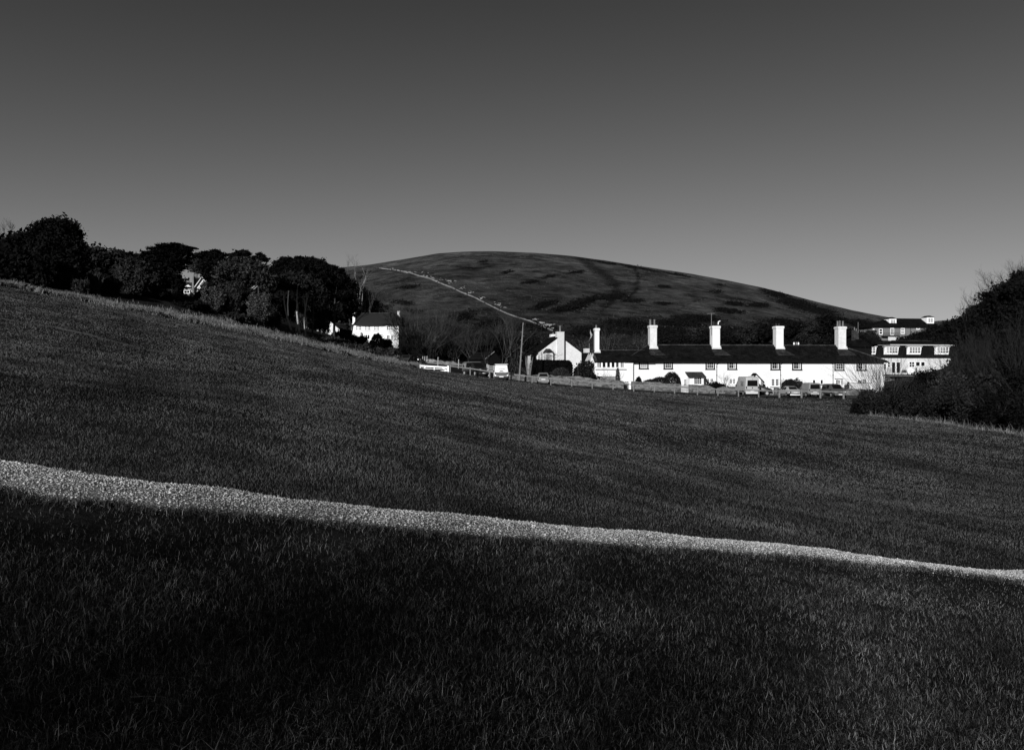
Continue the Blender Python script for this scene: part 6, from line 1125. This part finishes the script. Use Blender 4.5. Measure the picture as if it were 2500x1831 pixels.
P = np.c_[r.normal(size=n)*.8, r.normal(size=n)*.5, np.full(n, .5)]; D = np.c_[-r.gamma(2.2, .35, n)+.35, r.normal(size=n)*.2, np.ones(n)]
S = twigs(P, D, r.uniform(2.2, 4.2, n), .013, 3, 3, .25, .5, -.02, .6, r, .06); V, Fc = segs_mesh(*S); np_mesh('stems', V, Fc, M['twig_dark'], e)
for k_, (px, d, h, st, fan, ln, m_, lab) in enumerate(((2185, 78, 5.0, 16, .5, -.3, 'twig', 'twiggy leafless shrub right of the arching stems'), (2290, 82, 4.4, 14, .5, -.15, 'twig', 'leafless shrub veiling the white lower wall of the tile-hung house'), (2338, 84, 5.6, 14, .4, -.1, 'twig', 'taller leafless shrub at the right end of the tile-hung house'),
        (2375, 80, 7.2, 14, .35, 0, 'twig_dark', 'tall leafless tree third from the right frame edge'), (2425, 76, 8.0, 14, .35, 0, 'twig_dark', 'tall leafless tree second from the right frame edge'), (2480, 72, 8.4, 14, .35, 0, 'twig_dark', 'tall leafless tree at the right frame edge'))):
    bare_tree(px, d, h, lab, m=m_, name='bare_shrub' if h < 7 else 'bare_tree', seed=210+k_, stems=st, lev=6, kids=3, spread=.42, up=.12, fan=fan, lean=(ln, 0), group=AG, rad=h*.0055, cat='shrub' if h < 7 else 'tree', first=.38)
for k_, (px, d, top, w_, m_, lab, bl) in enumerate(((2390, 125, 735, 110, 'leaf_black', 'dark ivy-clad tree where the right wood meets the skyline', [(2362, 802, 34, 26), (2385, 775, 28, 20), (2398, 760, 24, 18), (2415, 790, 40, 35), (2385, 840, 45, 30)]),
        (2440, 118, 690, 110, 'leaf_black', 'taller dark tree second from right on the right skyline', [(2420, 740, 28, 22), (2445, 720, 28, 24), (2460, 760, 45, 40), (2420, 800, 45, 40), (2470, 820, 50, 45)]),
        (2500, 112, 665, 120, 'leaf_black', 'tallest dark tree at the top right corner of the wood', [(2480, 705, 26, 24), (2505, 690, 30, 26), (2530, 720, 40, 40), (2495, 760, 45, 45), (2510, 830, 60, 60)]),
        (2300, 205, 800, 90, 'leaf_black', 'low dark tree covering the right end of the brick house', [(2296, 812, 26, 14), (2322, 800, 30, 18), (2260, 822, 30, 14), (2230, 832, 36, 10), (2340, 825, 34, 26), (2300, 835, 40, 14)]),
        (2360, 100, 850, 110, 'leaf_black', 'black evergreen right of the tile-hung house', [(2370, 880, 40, 35), (2350, 910, 40, 30), (2420, 870, 45, 40), (2470, 880, 50, 45), (2400, 920, 50, 30)]))):
    broad_tree(px, d, top, w_, lab, m=m_, n=20000, leaf=.26, seed=220+k_, blobs=bl, group='trees of the right-hand wood', base=W(px, 905, d))
for k_, (px, py, d, h, lab) in enumerate(((2365, 805, 122, 4.2, 'lowest twiggy crown on the right skyline'), (2395, 795, 120, 5.2, 'twiggy leafless crown second from the left on the right skyline'), (2425, 775, 118, 5.6, 'twiggy leafless crown in the middle of the right skyline'), (2455, 755, 116, 5.9, 'twiggy leafless crown second from the frame edge on the right skyline'), (2490, 745, 114, 6.2, 'highest twiggy leafless crown at the right frame edge'), (2530, 745, 112, 6.5, 'twiggy leafless crown just cut off by the right frame edge'))):
    bare_tree(px, d, h, lab, m='twig_dark', seed=230+k_, stems=10, lev=6, kids=3, spread=.5, up=.12, fan=.4, base=W(px, py, d), group='leafless crowns on the right skyline', rad=h*.010)
# dry stalks at the foot of the brambles
r = R_(240); n = 1600; px = r.uniform(2120, 2540, n); d0 = np.interp(px, [2097, 2177, 2303, 2381, 2500], [72, 66, 58, 52, 45]); y = d0-.6+r.normal(size=n)*.5; x = (px-1250)/F*y; V, Fc = blades(x, y, gz(x, y), .15+.5*r.random(n)**3, .006+.006*r.random(n), r, .8)
tag(np_mesh('dry_stalks', V, Fc, M['rough']), 'dry stalks and long grass along the foot of the brambles', 'grass', kind='stuff')

# unseen loose-crowned trees added behind the viewpoint to shade the grass
for k_, (sx, sy, t_, rw, rh, n, lab) in enumerate(((-3.3, 2.1, 58, 2.3, .5, 3000, 'unseen thin-leaved tree added behind the viewpoint on the left, softly shading the near grass'), (3.75, 3.3, 50, .6, .3, 420, 'unseen slim tree added behind the viewpoint shading the lower right corner of the grass'), (-9.0, 14.0, 80, 2.3, 1.15, 1100, 'unseen tallest tree added far behind the viewpoint, softly shading the left of the field'))):
    c = Vector((sx, sy, G(sx, sy)))+sund*t_; b = Vector((c.x, c.y, G(c.x, c.y))); e = empty('broadleaf_tree', b, 0, lab, 'tree'); h = c.z-b.z; r = R_(300+k_)
    V, Fc = leaves(np.array([0, 0, h])+r.normal(size=(n, 3))*np.array([rw, rw, rh]), .13, r); np_mesh('crown', V, Fc, M['leaf_dark'], e)
    m = MB(); m.tube((0, 0, -.4), (.1, 0, h*.6), .22, .16, 8); m.tube((.1, 0, h*.6), (0, 0, h), .16, .07, 8)
    for q in range(6): a = q*1.05; m.tube((.08, 0, h*(.6+.05*q)), (math.cos(a)*rw*.7, math.sin(a)*rw*.7, h+.1), .06, .02, 5)
    m.build('trunk', M['bark'], e)
